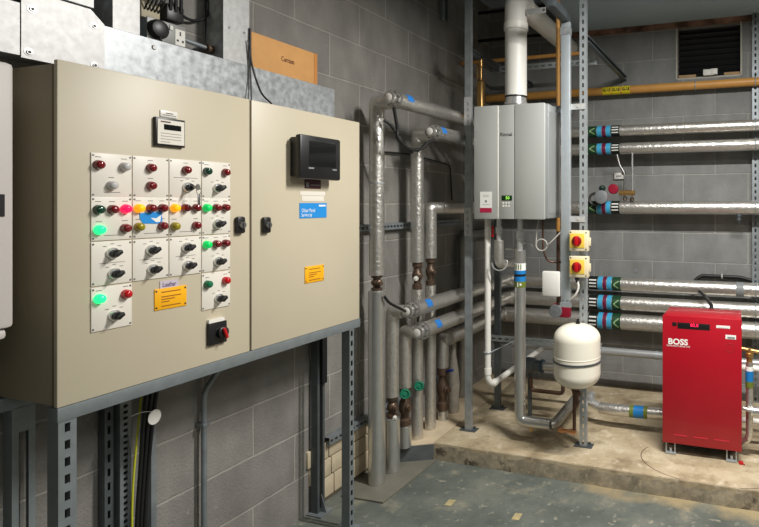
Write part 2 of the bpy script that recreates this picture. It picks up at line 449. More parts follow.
# plinth: a slab of concrete whose left end splays forward to the left wall
py0 = 4.473
corner = (-1.79, py0); lend = (WX, 4.23)
sl = MB(); sl.prism([(-1.79, py0), (RX, py0), (RX, BY), (-1.79, BY)], 0, SZ)
for v in sl.bm.verts: pass
pl = struct('floor_plinth', sl, SLM)
ef = MB()
n = 90
lo = []; hi = []
for i in range(n + 1):
    x = -1.79 + (RX + 1.79) * i / n
    lo.append(ef.bm.verts.new(T((x, py0 - .006 - random.uniform(0, .012), .001))))
    hi.append((ef.bm.verts.new(T((x, py0 - .001 - random.uniform(0, .010), SZ * .55))), ef.bm.verts.new(T((x, py0 + .001 + random.uniform(0, .008), SZ + .0015)))))
bk = [ef.bm.verts.new(T((-1.79 + (RX + 1.79) * i / n, py0 + .012, SZ + .001))) for i in range(n + 1)]
for i in range(n):
    ef.bm.faces.new((lo[i], lo[i + 1], hi[i + 1][0], hi[i][0])); ef.bm.faces.new((hi[i][0], hi[i + 1][0], hi[i + 1][1], hi[i][1])); ef.bm.faces.new((hi[i][1], hi[i + 1][1], bk[i + 1], bk[i]))
struct('plinth_edge', ef, SLF)
struct('plinth_strip', MB().prism([(-1.799, py0 - .002), (-1.799, BY), (WX, BY), lend], 0, SZ), mat('pale_concrete_strip', (204, 186, 156), .7, noise=.12, nscale=10, bump=.2))
e2 = MB(); d = (V((corner[0], corner[1], 0)) - V((lend[0], lend[1], 0))).normalized(); nn = V((d.y, -d.x, 0))
a, b = V((*lend, 0)), V((*corner, 0))
e2.prism([tuple((a + nn * .004).xy), tuple((b + nn * .004).xy), tuple((b - nn * .002).xy), tuple((a - nn * .002).xy)], 0.0, SZ - .004)
struct('plinth_painted_edge', e2, SLP)
# drawn circle scored on the plinth in front of the red boiler
c = V((-.17, 4.86, SZ)); ln = MB(); prev = None
for q in range(61):
    an = math.radians(160 + 175 * q / 60); dd = V((math.cos(an), math.sin(an), 0))
    cur = (ln.bm.verts.new(T(c + dd * .40 + V((0, 0, .001)))), ln.bm.verts.new(T(c + dd * .405 + V((0, 0, .001)))))
    if prev and cur[1].co.y > (py0 + .01) * KY: ln.bm.faces.new((prev[0], prev[1], cur[1], cur[0]))
    prev = cur
struct('plinth_scored_arc', ln, mat('scored_line', (96, 62, 44), .8))
# the cable-trench cover lying on the floor
tc = MB()
P = [at(437, 461, z=.0), at(383, 504, z=0), at(341, 497, z=0)]
tc.prism([(P[0].x, P[0].y), (P[1].x, P[1].y), (P[2].x, P[2].y), (WX + .005, P[2].y + .28), (WX + .005, 4.20), (-1.86, 4.37)][::-1], .0005, .010)
tag(obj('trench_cover', tc, mat('cover_plate_paint', (112, 110, 98), .55, noise=.14, nscale=8)), 'thin grey trench cover plate on the floor under the tall foil risers', 'floor plate')
# floor marks
for i, (u, v, lab) in enumerate(((441, 512, 0), (518, 517, 0))): pass
for (u, v, r, lab) in ((517, 517, .035, 'worn tan tape patch on the floor, the one nearer the red boiler'), (450, 503, .03, 'worn tan tape patch on the floor, the one nearer the tall risers')):
    p = at(u, v, z=0)
    tag(obj('tape_patch', MB().prism([(p.x - .018, p.y - .045), (p.x + .02, p.y - .04), (p.x + .016, p.y + .05), (p.x - .02, p.y + .042)], .0005, .002), mat('worn_tape', (172, 158, 116), .7, noise=.2)), lab, 'tape', 'tape patches on the floor')
# cream brick infill at the foot of the left wall
bi = MB()
rowz = [(0.03, .135), (.142, .235), (.242, .33)]
for k, (z0, z1) in enumerate(rowz):
    y = 3.43 - .03 * k
    while y < 4.05:
        y1 = min(y + .215, 4.1)
        bi.box(WX - .01, WX + .014, y, y1, z0, z1, .003); y = y1 + .01
struct('wall_left_brick_infill', bi, BRICKC)
struct('wall_left_brick_mortar', MB().box(WX - .01, WX + .006, 3.42, 4.08, .01, .335), mat('dark_mortar', (96, 86, 70), .9))

# ------------------------------------------------------------------ the control cabinet
X0 = -1.775
def D(u, v): p = at(u, v, x=X0); return p.y, p.z
cy0, cy1 = 1.533, 3.414; cm = 2.472; cz0, cz1 = 1.046, 2.05
cab = thing('control_cabinet', 'large beige two-door control cabinet on a steel stand against the left wall', 'control cabinet', (-1.92, 2.47, cz0))
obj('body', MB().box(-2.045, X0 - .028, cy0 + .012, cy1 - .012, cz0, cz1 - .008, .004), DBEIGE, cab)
obj('door_seal', MB().box(X0 - .0279, X0 - .0155, cy0 + .006, cy1 - .006, cz0 + .004, cz1 - .012), SEAL, cab)
dl = obj('door', MB().box(X0 - .015, X0, cy0, cm - .006, cz0, cz1, .003), BEIGE, cab)
dr = obj('door', MB().box(X0 - .015, X0, cm + .006, cy1, cz0, cz1, .003), BEIGE, cab)
obj('door_gap_shade', MB().box(X0 - .026, X0 - .012, cm - .009, cm + .009, cz0 + .004, cz1 - .002), mat('dark_gap', (26, 23, 20), .8), cab)  # near-black strip, shade of the gap between the doors put in as colour
def lock(parent, u):
    y, z = D(u, 225)
    k = obj('door_lock', MB().box(X0, X0 + .018, y - .026, y + .026, z - .033, z + .033, .007), BLACK, parent)
    m = MB(); m.cyl((X0 + .018, y + .002, z), (X0 + .024, y + .002, z), .013); m.box(X0 + .024, X0 + .028, y - .001, y + .005, z - .010, z + .010)
    m2 = obj('lock_barrel', m, SCREW, parent)
lock(dl, 238.3); lock(dr, 264.5)

# engraved plates
ys = [1.655, 1.826, 1.997, 2.168]; PW = .1665
zt = [1.789, 1.6555, 1.518, 1.3795]; PH = .134
LM = {'r': LRED, 'w': LWHT, 'g': LGRN, 'G': ONGRN, 'h': ONGR2, 'R': ONRED, 'A': ONAMB, 'o': LOLV, 'e': LGRN2, 's': LRED2}
LL = {'r': 'dark red lamp lens', 'w': 'clear white lamp lens', 'g': 'dark green lamp lens', 'G': 'brightly lit green lamp lens', 'h': 'lit green lamp lens', 'R': 'lit pink-red lamp lens', 'A': 'lit amber lamp lens', 'o': 'olive yellow lamp lens', 'e': 'unlit green lamp lens', 's': 'red lamp lens'}
plates = {
 (0, 0): [('r', .18, .27), ('w', .82, .28), ('w', .50, .73)],
 (1, 0): [('r', .50, .27), ('r', .50, .71)],
 (2, 0): [('r', .52, .27), ('K', .55, .72)],
 (3, 0): [('g', .18, .27), ('r', .83, .27), ('S', .53, .72)],
 (0, 1): [('g', .18, .29), ('r', .52, .29), ('R', .85, .28), ('G', .20, .75), ('r', .84, .74)],
 (1, 1): [('A', .17, .27), ('r', .50, .27), ('r', .83, .27), ('o', .17, .72), ('r', .83, .72)],
 (2, 1): [('A', .17, .27), ('r', .50, .27), ('r', .84, .27), ('o', .17, .74), ('r', .84, .74)],
 (3, 1): [('h', .17, .27), ('r', .50, .27), ('r', .83, .27), ('S', .53, .72)],
 (0, 2): [('S', .50, .28), ('S', .55, .76)],
 (1, 2): [('S', .50, .28), ('S', .54, .76)],
 (2, 2): [('S', .52, .28), ('S', .56, .76)],
 (3, 2): [('h', .17, .25), ('r', .50, .25), ('r', .83, .25), ('S', .55, .74)],
 (0, 3): [('G', .20, .26), ('s', .86, .24), ('S', .55, .70)],
 (3, 3): [('e', .20, .30), ('s', .84, .27), ('S', .58, .74)],
}
for (ci, ri), items in plates.items():
    y0 = ys[ci]; z1 = zt[ri]; y1 = y0 + PW; z0 = z1 - PH
    P = obj('control_plate', MB().box(X0 - .0005, X0 + .0035, y0, y1, z0, z1, .0008), PLATE, cab)
    xf = X0 + .0035
    sc = MB()
    for yy in (y0 + .007, y1 - .007):
        for zz in (z0 + .007, z1 - .007): obj('plate_screw', MB().lathe((xf, yy, zz), EX, [(.0032, 0), (.0028, .0012), (.0, .0014)], 10), SCREW, P)
    cap = MB()
    for (k, fx, fz) in items:
        y = y0 + fx * PW; z = z1 - fz * PH
        if k in LM:
            l = MB(); y -= .004; l.lathe((xf, y, z), EX, [(.0148, 0), (.0148, .004), (.0137, .006), (.0135, .010), (.0120, .015), (.0086, .018), (.0042, .0196), (0, .020)], 28)
            obj('indicator_lamp', l, LM[k], P, LL[k])
            cap.box(xf, xf + .0003, y - .012, y + .012, z + .0235, z + .0252)
        else:
            l = MB(); l.lathe((xf, y, z), EX, [(.0180, 0), (.0180, .006), (.0160, .009), (.0150, .009), (0, .009)], 24)
            obj('switch_bezel', l, CHROME, P, 'chrome switch collar')
            l = MB(); l.lathe((xf + .009, y, z), EX, [(.0125, 0), (.0125, .006), (.0115, .011), (0, .011)], 20)
            rot = math.radians(28 if k == 'S' else 20)
            A = V((0, math.cos(rot), math.sin(rot))); B = V((0, -math.sin(rot), math.cos(rot)))
            if k == 'S':
                l.fbox(V((xf + .019, y, z)), A, B, EX, (-.0135, .014), (-.0062, .0062), (0, .015), .002)
                obj('selector_knob', l, BLACK, P)
            else:
                obj('key_switch', l, BLACK, P)
                l = MB(); l.fbox(V((xf + .02, y, z)), A, B, EX, (-.002, .002), (-.005, .005), (0, .022)); l.lathe((xf + .047, y, z), V((0, 1, 0)), [(.011, -.001), (.011, .001)], 18)
                l.torus((xf + .046, y + .006, z - .014), EY, .011, .0012, 18)
                l.box(xf + .044, xf + .0465, y + .001, y + .015, z - .062, z - .024, .001)
                obj('hanging_keys', l, SCREW, P, 'small steel keys hanging from the key switch')
            for (dy, dz) in ((-.030, .022), (0, .029), (.030, .022)): cap.box(xf, xf + .0003, y + dy - .0075, y + dy + .0075, z + dz - .0008, z + dz + .0008)
    if ri in (2,) and ci < 3: cap.box(xf, xf + .0003, y0 + .03, y1 - .03, z0 + PH * .5 - .0006, z0 + PH * .5 + .0006)
    if ri == 1 or (ci, ri) == (0, 0): cap.box(xf, xf + .0003, y0 + .05, y1 - .05, z0 + .014, z0 + .0155)
    if (ci, ri) == (2, 0): cap.box(xf, xf + .0003, y0 + .02, y1 - .02, z0 + PH * .52, z0 + PH * .53)
    obj('printed_markings', cap, INK, P)
# blue sticker torn over plate
y0 = ys[1]; z1 = zt[1]; xf = X0 + .0038
p = MB().prism([(y0 + .028, z1 - .052), (y0 + .13, z1 - .048), (y0 + .136, z1 - .075), (y0 + .128, z1 - .088), (y0 + .045, z1 - .086), (y0 + .03, z1 - .070)], xf, xf + .0012, 'x')
st = obj('blue_sticker', p, BLUE, cab, 'torn blue sticker stuck across a control plate')
obj('white_swirl', MB().prism([(y0 + .078, z1 - .068), (y0 + .105, z1 - .070), (y0 + .13, z1 - .058), (y0 + .124, z1 - .082), (y0 + .105, z1 - .083)], xf + .0012, xf + .0016, 'x'), WHT, st)
# panel meter
(ya, za), (yb, zb) = D(155, 119), D(183, 149)
ya, yb = D(153, 120)[0], D(182.5, 120)[0]; za = D(155, 116.8)[1]; zb = D(155, 145.5)[1]
mt = obj('panel_meter', MB().box(X0, X0 + .012, ya, yb, zb, za, .002), BLACK, cab)
W = yb - ya; H = za - zb
obj('meter_face', MB().box(X0 + .012, X0 + .0135, ya + .008, yb - .006, zb + .007, za - .007), PLATE, mt)
obj('meter_window', MB().box(X0 + .0135, X0 + .0145, ya + W * .26, ya + W * .84, za - H * .42, za - H * .23), SCREEN, mt)
m = MB()
for k in range(4):
    zz = za - H * (.55 + .10 * k)
    m.box(X0 + .0135, X0 + .0138, ya + W * .15, ya + W * (.85 if k != 3 else .45), zz - .0012, zz + .0006)
obj('meter_print', m, mat('grey_ink', (120, 116, 110), .6), mt)
obj('meter_badge', MB().box(X0 + .0135, X0 + .0139, ya + W * .15, ya + W * .48, za - H * .17, za - H * .125), MAROON, mt)
tg = obj('meter_tag', MB().box(X0, X0 + .003, ya + W * .22, ya + W * .80, za + .004, za + .026, .0008), WHITE, cab, 'small white tag above the panel meter')
obj('tag_print', MB().box(X0 + .003, X0 + .0033, ya + W * .3, ya + W * .75, za + .010, za + .012).box(X0 + .003, X0 + .0033, ya + W * .4, ya + W * .65, za + .016, za + .019), INK, tg)
# yellow warning labels
def warn(ul, ur, vt, vb, n):
    ya = D(ul, vt)[0]; yb = D(ur, vt)[0]; z1 = D(ul, vt)[1]; z0 = D(ul, vb)[1]
    s = obj('warning_label', MB().box(X0, X0 + .003, ya, yb, z0, z1, .001), SIGNY, cab, 'yellow-orange warning label with small dark lines of text')
    W = yb - ya; H = z1 - z0; p = MB()
    for (f, a, b) in ((.18, .2, .8), (.40, .2, .82), (.52, .2, .62), (.64, .2, .45), (.84, .2, .8)):
        p.box(X0 + .003, X0 + .0033, ya + W * a, ya + W * b, z1 - H * f - H * .028, z1 - H * f + H * .022)
    obj('label_print', p, mat('brown_ink', (150, 88, 14), .6), s)
    p = MB()
    for yy in (ya + .008, yb - .008):
        for zz in (z0 + .008, z1 - .008): p.lathe((X0 + .003, yy, zz), EX, [(.0035, 0), (.003, .001), (0, .0012)], 10)
    obj('label_screws', p, INK, s)
warn(154, 186, 289.5, 311, 0); warn(304.5, 323.5, 267, 283.7, 1)
ya, z1 = D(159.5, 282); yb, _ = D(178, 282)
s = obj('name_label', MB().box(X0, X0 + .002, ya, yb, z1 - .026, z1 + .002), mat('pale_lilac_label', (196, 186, 196), .5), cab, 'pale label with purple lettering above the warning label')
text('label_lettering', 'Luathar', (X0 + .0024, (ya + yb) / 2, z1 - .012), EY, EZ, .022, mat('purple_ink', (70, 50, 110), .6), s)
# main switch
ya = D(206.5, 330)[0]; yb = D(224.5, 330)[0]; z1 = D(206.5, 324)[1]; z0 = D(206.5, 346)[1]
ms = obj('main_switch', MB().box(X0, X0 + .012, ya, yb, z0, z1, .002), BLACK, cab)
obj('switch_label', MB().box(X0 + .0003, X0 + .010, ya + .003, yb - .012, z1 + .001, z1 + .014), WHITE, ms)
m = MB(); yc = ya + (yb - ya) * .68; zc = (z0 + z1) / 2
m.lathe((X0 + .012, yc, zc), EX, [(.021, 0), (.021, .012), (.018, .014), (0, .014)], 24)
obj('switch_boss', m, BLACK, ms)
m = MB(); rot = math.radians(-62); A = V((0, math.cos(rot), math.sin(rot))); B = V((0, -math.sin(rot), math.cos(rot)))
m.fbox(V((X0 + .026, yc, zc)), A, B, EX, (-.020, .024), (-.007, .007), (0, .010), .003)
obj('switch_handle', m, REDK, ms, 'red rotary switch handle')
# touch screen
hx = X0 + .062
ya = at(300.5, 150, x=hx).y; yb = at(341, 150, x=hx).y; z1 = at(300, 133.5, x=hx).z; z0 = at(300, 178.5, x=hx).z
ya0 = D(291.7, 150)[0]; yb0 = yb - .005
hm = obj('touch_panel', MB().box(X0, hx - .012, ya + .012, yb - .012, z0 + .010, z1 - .010, .006), BLACK, cab)
obj('panel_bezel', MB().box(hx - .030, hx, ya, yb, z0, z1, .009), BLACK, hm)
W = yb - ya; H = z1 - z0
obj('screen', MB().box(hx, hx + .001, ya + W * .20, ya + W * .86, z0 + H * .30, z1 - H * .13), SCREEN, hm)
obj('screen_buttons', MB().box(hx, hx + .0015, ya + W * .18, ya + W * .31, z0 + H * .235, z0 + H * .27).box(hx, hx + .0015, ya + W * .77, ya + W * .88, z0 + H * .235, z0 + H * .27), GREYP, hm)
ya = D(304.5, 185)[0]; yb = D(320.5, 185)[0]; z1 = D(304, 181)[1]; z0 = D(304, 188.3)[1]
s = obj('maroon_label', MB().box(X0, X0 + .002, ya, yb, z0, z1 + .02), MAROON, cab)
obj('label_print', MB().box(X0 + .002, X0 + .0023, ya + .01, ya + .035, z0 + .006, z1 - .004).box(X0 + .002, X0 + .0023, ya + .05, yb - .01, z0 + .014, z0 + .018), GREYP, s)
ya = D(300, 192)[0]; yb = D(325, 192)[0]; z1 = D(300, 191)[1]; z0 = D(300, 201)[1]
obj('paper_label', MB().box(X0, X0 + .001, ya, yb, z0 + .026, z1).box(X0, X0 + .001, ya + .014, yb - .012, z0, z0 + .024), PLATE, cab)
ya = D(299.3, 202.5)[0]; yb = D(326.3, 202.5)[0]; z1 = D(300, 203)[1]; z0 = D(300, 218.3)[1]
s = obj('blue_service_card', MB().box(X0, X0 + .002, ya, yb, z0, z1), BLUE, cab, 'blue service sticker with white lettering')
W = yb - ya
text('card_lettering', 'Other Panel', (X0 + .0024, ya + W * .06, z1 - .034), EY, EZ, .024, WHT, s, 'LEFT')
text('card_lettering', 'Service by', (X0 + .0024, ya + W * .06, z1 - .054), EY, EZ, .022, WHT, s, 'LEFT')
obj('card_print', MB().box(X0 + .002, X0 + .0023, ya + W * .7, yb - .01, z1 - .016, z1 - .008), WHT, s)

# stand of the cabinet
sd = thing('cabinet_stand', 'grey slotted steel stand carrying the beige control cabinet', 'stand', (-1.9, 2.45, 0))
rl = MB()
rl.box(X0 - .040, X0 + .002, cy0, cy1 + .004, cz0 - .042, cz0 - .001, .001)
rl.box(-2.055, -2.015, cy0, cy1, cz0 - .042, cz0 - .001, .001)
rl.box(-2.055, X0, cy1 - .04, cy1, cz0 - .041, cz0 - .0015)
LEGM = mat('stand_grey_steel', (126, 134, 136), .5, .3, noise=.1)
obj('rail_frame', rl, LEGM, sd)
def slotted(m, O, A, B, C, L, w, d, pitch=.05, sl=.028, sw=.013, th=.0028, off=.012, lips=True):
    """channel: slotted web w wide in the plane A(length) x B(width), outer face looking along C, flanges d deep"""
    O = V(O); h = w / 2
    m.fbox(O, A, B, C, (0, L), (-h, -sw / 2), (-th, 0)); m.fbox(O, A, B, C, (0, L), (sw / 2, h), (-th, 0))
    a = 0.; k = off
    while k + sl < L:
        m.fbox(O, A, B, C, (a, k), (-sw / 2, sw / 2), (-th, 0)); a = k + sl; k += pitch
    m.fbox(O, A, B, C, (a, L), (-sw / 2, sw / 2), (-th, 0))
    m.fbox(O, A, B, C, (0, L), (-h, -h + th), (-d, -th)); m.fbox(O, A, B, C, (0, L), (h - th, h), (-d, -th))
    if lips:
        m.fbox(O, A, B, C, (0, L), (-h + th, -h + .010), (-d, -d + th)); m.fbox(O, A, B, C, (0, L), (h - .010, h - th), (-d, -d + th))
    return m
for (y, w) in ((cy0 + .037, .066), (cy1 - .085, .046)):
    m = MB(); slotted(m, (X0, y, .008), EZ, EY, EX, cz0 - .05, w, .045, .05, .026, .020)
    lg = obj('leg', m, LEGM, sd)
    obj('foot_plate', MB().box(X0 - .075, X0 + .03, y - .05, y + .05, .0005, .0078), LEGM, lg)
def wy(u, x): return at(u, 400, x=x).y
for (y, lw) in ((wy(22.5, -2.02), .085), (cy1 + .02, .075)):
    m = MB(); slotted(m, (-2.014, y, .008), EZ, EY, EX, cz0 - .05, lw, .040, 2., .90, lw * .42, off=.02, lips=False)
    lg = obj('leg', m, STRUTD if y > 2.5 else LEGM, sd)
    obj('foot_plate', MB().box(-2.065, -1.975, y - .07, y + .07, .0005, .0078).prism([(-2.012, .008), (-1.98, .008), (-2.012, .10)], y - .003, y + .002, 'y'), GALVD, lg)
pp = at(325, 347, x=-2.0)
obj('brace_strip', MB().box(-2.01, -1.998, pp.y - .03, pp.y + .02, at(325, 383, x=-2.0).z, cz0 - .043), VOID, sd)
# things under the cabinet on the left wall
def wy(u, x): return at(u, 400, x=x).y
y = wy(124, -2.03)
m = MB(); slotted(m, (-2.022, y, .002), EZ, EY, EX, .99, .055, .04, .022, .011, .020, th=.002, lips=False)
tag(obj('cable_tray', m, GALVD), 'narrow slotted vertical cable tray on the wall under the cabinet', 'cable tray')
y = wy(107, -2.045); m = MB(); slotted(m, (-2.035, y, .002), EZ, EY, EX, .99, .041, .030)
tag(obj('wall_channel', m, STRUTD), 'dark slotted wall channel left of the cable tray under the cabinet', 'channel')
y = wy(151, -2.045)
tag(obj('wall_channel', MB().box(-2.066, -2.03, y - .015, y + .015, .002, 1.0, .002), GALVD), 'plain narrow wall channel right of the black cables', 'channel')
for i, (du, u2, lab) in enumerate(((134, 134, 'left black cable of the bundle dropping from the cabinet beside the tray'), (138, 138, 'middle black cable of the bundle dropping from the cabinet beside the tray'), (142, 142, 'right black cable of the bundle dropping from the cabinet beside the tray'))):
    y = wy(u2, -2.0); yt = wy(143 + i * 1, -1.93)
    tag(obj('black_cable', MB().tube([(-1.99, y, .002), (-1.99, y, .45), (-1.985, y + .02, .70), (-1.93, yt + .02 * i, .86), (-1.93, yt + .04 + .02 * i, 1.044)], .0068, .12, 10), CABLE), lab, 'cable', 'black cables under the cabinet')
y = wy(131, -1.985)
tag(obj('earth_cable', MB().tube([(-1.98, y, .002), (-1.98, y, .60), (-1.97, y + .015, .80), (-1.95, y + .03, 1.044)], .0035, .1, 8), EARTHC), 'thin yellow and green earth cable beside the slotted tray', 'cable')
p = at(154.5, 417, x=-1.90)
t = thing('round_tag', 'round white tag hanging by a string from the black cables under the cabinet', 'tag', p)
obj('disc', MB().lathe(p, V((1, .25, 0)), [(.026, -.001), (.026, .001)], 24), WHITEP, t)
obj('string', MB().tube([p + V((.002, -.01, .022)), p + V((-.01, -.05, .03)), p + V((-.03, -.085, .02))], .001, .02, 6), WHITEP, t)
p1 = at(204, 500, x=-2.04); y = p1.y
m = MB(); kk = at(204, 392, x=-2.04); m.tube([(-2.04, y, .10), (-2.04, y, kk.z), at(214, 377, x=-2.03), at(220, 368, x=-2.02)], .011, .05, 14)
cn = thing('steel_conduit', 'slim galvanised conduit bending up into the underside of the cabinet', 'conduit', (-2.04, y, .02))
obj('pipe', m, GALVD, cn)
obj('conduit_box', MB().box(-2.069, -2.015, y - .03, y + .03, .03, .115, .005), GALVD, cn)
obj('saddle', MB().box(-2.069, -2.025, y - .022, y + .022, .70, .715, .002), GALVD, cn)

# neighbouring switch boxes at the far left
NB = at(15, 200, x=-1.80).y; nz1 = at(12.5, 63, x=-1.80).z; nz0 = at(12.5, 328, x=-1.80).z
g = thing('switch_box', 'tall light grey switch box at the far left beside the control cabinet', 'switch box', (-1.93, 1.0, 1.30))
obj('body', MB().box(-2.068, -1.83,   .55, NB - .01, nz0 + .003, nz1, .006), BOXG, g)
obj('cover', MB().box(-1.829, -1.80, .545, NB, nz0, nz1, .012), BOXG, g)
obj('hood', MB().box(-2.06, -1.815, .56, NB - .03, nz1 + .001, nz1 + .045, .012), BOXG, g)
obj('base_lip', MB().box(-2.06, -1.81, .56, NB - .015, nz0 - .03, nz0 - .001, .010), BOXG, g)
obj('viewing_slot', MB().box(-1.7999, -1.798, NB - .075, NB - .033, 1.60, 1.66), BLACK, g)
tag(obj('terminal_box', MB().box(WX + .0003, -1.86, .60, NB - .04, nz0 - .17, nz0 - .031, .005), GREYP), 'dark grey terminal box directly under the light grey switch box', 'terminal box')

# ------------------------------------------------------------------ steel trunking above the cabinet
TX = -1.96
tz0, tz1 = 2.085, 2.236
tr = thing('cable_trunking', 'long horizontal galvanised cable trunking running above the control cabinet', 'trunking', (-2.0, 2.4, tz0))
ye = at(334.5, 100, x=TX).y
obj('body', MB().box(WX + .001, TX - .002, .4, ye, tz0, tz1, .001), GALV, tr)
yp0 = at(20, 30, x=TX).y; yp1 = at(104, 50, x=TX).y
obj('lid', MB().box(TX - .002, TX, .4, yp0, tz0 - .004, tz1 + .002), GALVB, tr)
obj('lid', MB().box(TX - .002, TX, yp1 + .002, ye, tz0 - .002, tz1 + .004), GALV, tr)
gs = obj('junction_cover', MB().prism([(yp0 + .002, tz0 - .01), (yp1, tz0 - .01), (yp1, tz1 + .005), (yp1 - .06, tz1 + .045), (yp0 + .09, tz1 + .045), (yp0 + .045, tz1 + .05), (yp0 + .002, tz1 + .012)][::-1], TX - .001, TX + .003, 'x'), GALVB, tr)
m = MB()
for (u, v) in ((32, 9), (29, 52), (94, 26), (95, 65.5)):
    p = at(u, v, x=TX + .004)
    sc_ = obj('cover_screw', MB().lathe((TX + .003, p.y, p.z), EX, [(.0125, 0), (.0125, .001), (.0075, .0012), (.0065, .004), (0, .004)], 20), SCREW, gs)
    obj('screw_recess', MB().lathe((TX + .007, p.y, p.z), EX, [(.0042, 0), (.0042, .0006), (0, .0006)], 8), INK, tr)
p = at(154, 47.5, x=TX); m = MB().lathe((TX + .001, p.y, p.z), EX, [(.009, 0), (.007, .003), (0, .003)], 16)
obj('lid_screw', m, SCREW, tr)
def vtrunk(u0, u1, lab, x=TX, z0=tz1 + .003, screws=True):
    a = at(u0, 20, x=x).y; b = at(u1, 20, x=x).y
    t = thing('cable_trunking', lab, 'trunking', ((WX + x) / 2, (a + b) / 2, z0), 'vertical trunking drops above the cabinet')
    obj('body', MB().box(WX + .001, x - .003, a + .001, b - .001, z0, CEIL - .001, .001), GALV, t)
    obj('lid', MB().box(x - .003, x - .001, a, b, z0 + .002, CEIL - .002), GALVB, t)
    m = MB()
    for yy in (a + (b - a) * .22, a + (b - a) * .8): m.lathe((x - .001, yy, z0 + .14), EX, [(.005, 0), (.004, .002), (0, .002)], 12)
    obj('lid_screws', m, SCREW, t)
vtrunk(34, 94, 'wide vertical trunking rising from the corner-cut junction plate', z0=tz1 + .052)
vtrunk(113, 140, 'vertical trunking rising just left of the double socket')
vtrunk(223.5, 249.5, 'vertical trunking rising just left of the cardboard box')

# double socket and switch gear above trunking
SX = -1.985
sy0 = at(147, 30, x=SX).y; sy1 = at(186, 30, x=SX).y; sz1 = at(147, 15.5, x=SX).z; sz0 = at(147, 38, x=SX).z
so = thing('double_socket', 'grey metal double wall socket above the trunking with a black plug in it', 'socket', (SX, (sy0 + sy1) / 2, sz0))
SG = mat('socket_grey', (150, 150, 147), .4, .3)
obj('back_box', MB().box(WX + .001, SX - .006, sy0 + .003, sy1 - .003, sz0 + .003, sz1 - .003, .003), GALVD, so)
obj('face_plate', MB().box(SX - .006, SX, sy0, sy1, sz0, sz1, .003), SG, so)
W = sy1 - sy0; H = sz1 - sz0
for (a, b) in ((.36, .44), (.56, .64)): obj('rocker_switch', MB().box(SX, SX + .004, sy0 + W * a, sy0 + W * b, sz1 - H * .33, sz1 - H * .12, .001), WHITEP, so)
m = MB(); cy = sy0 + W * .84; cz = sz0 + H * .42
m.box(SX, SX + .001, cy - .028, cy + .028, cz - .030, cz + .032)
obj('socket_insert', m, WHITEP, so)
m = MB(); m.box(SX + .001, SX + .0016, cy - .004, cy + .004, cz + .008, cz + .024)
for q in (-1, 1): m.box(SX + .001, SX + .0016, cy + q * .015 - .006, cy + q * .015 + .006, cz - .016, cz - .008)
obj('socket_holes', m, BLACK, so)
pc = V((SX + .001, sy0 + W * .23, sz0 + H * .50))
pg = thing('plug', 'round black plug pushed into the left outlet of the double socket', 'plug', pc)
obj('body', MB().lathe(pc, EX, [(.036, 0), (.036, .014), (.031, .022), (.018, .026), (0, .026)], 28), BLACK, pg)
obj('cord', MB().tube([pc + V((.02, 0, -.03)), pc + V((.018, 0, -.055)), pc + V((-.012, .012, -.09))], .005, .02, 8), CABLE, pg)
p = at(150, 8, x=-2.0)
br = thing('terminal_block', 'pale open terminal block with wires above the double socket', 'terminal block', (-2.03, p.y, p.z - .05))
obj('housing', MB().box(WX + .001, -2.0, p.y - .045, p.y + .055, p.z - .04, p.z + .02, .004).box(WX + .001, -1.995, p.y - .03, p.y + .0, p.z + .02, p.z + .07, .003), mat('aged_cream_plastic', (186, 176, 150), .6, noise=.1), br)
m = MB()
for k in range(5): m.tube([(-1.999, p.y - .03 + k * .018, p.z - .01), (-1.97, p.y - .03 + k * .02, p.z + .03), (-1.99, p.y - .01 + k * .02, p.z + .14)], .003, .03, 6)
obj('wires', m, CABLE, br)
p = at(172, 14, x=-2.0)
cg = thing('cable_clamp_block', 'dark clamp block of cables between the socket and the right trunking', 'cable clamp', (-2.03, p.y, p.z))
obj('body', MB().box(WX + .001, -1.99, p.y - .04, p.y + .06, p.z - .03, p.z + .035, .006), BLACK, cg)
m = MB()
for k in range(3): m.tube([(-1.99, p.y - .02 + .03 * k, p.z + .01), (-1.98, p.y - .03 + .03 * k, p.z + .08), (-2.0, p.y + .01 + .03 * k, p.z + .22), (-2.02, p.y + .02 * k, p.z + .4)], .006, .08, 8)
obj('cables', m, CABLE, cg)
p0 = at(186, 40, x=-2.02); p1 = at(216, 46, x=-2.02)
gl = thing('cable_gland', 'cable gland and short grey conduit running right from the double socket', 'gland', p0)
obj('conduit', MB().tube([(SX - .035, sy1 - .004, p0.z), (SX - .035, p1.y - .02, p0.z - .01)], .009, 0, 12), GALVD, gl)
obj('gland_nut', MB().lathe((SX - .035, p1.y - .07, p0.z - .01), EY, [(.015, 0), (.020, .004), (.020, .02), (.014, .024), (.018, .03), (.018, .05), (.01, .06)], 12), BRONZE, gl)
p = at(207, 10, x=-2.05)
tag(obj('black_cable', MB().tube([(-2.055, p.y, CEIL - .002), (-2.055, p.y, 2.75), (-2.053, p.y + .01, tz1 + .001)], .009, .2, 8), CABLE), 'black cable dropping down the wall behind the cabinet trunking, left of the tall drop', 'cable')
tag(obj('black_cable', MB().torus(at(190, -1, x=-2.04), EX, .085, .006, 30), CABLE), 'coiled black cable loop hanging above the double socket', 'cable')

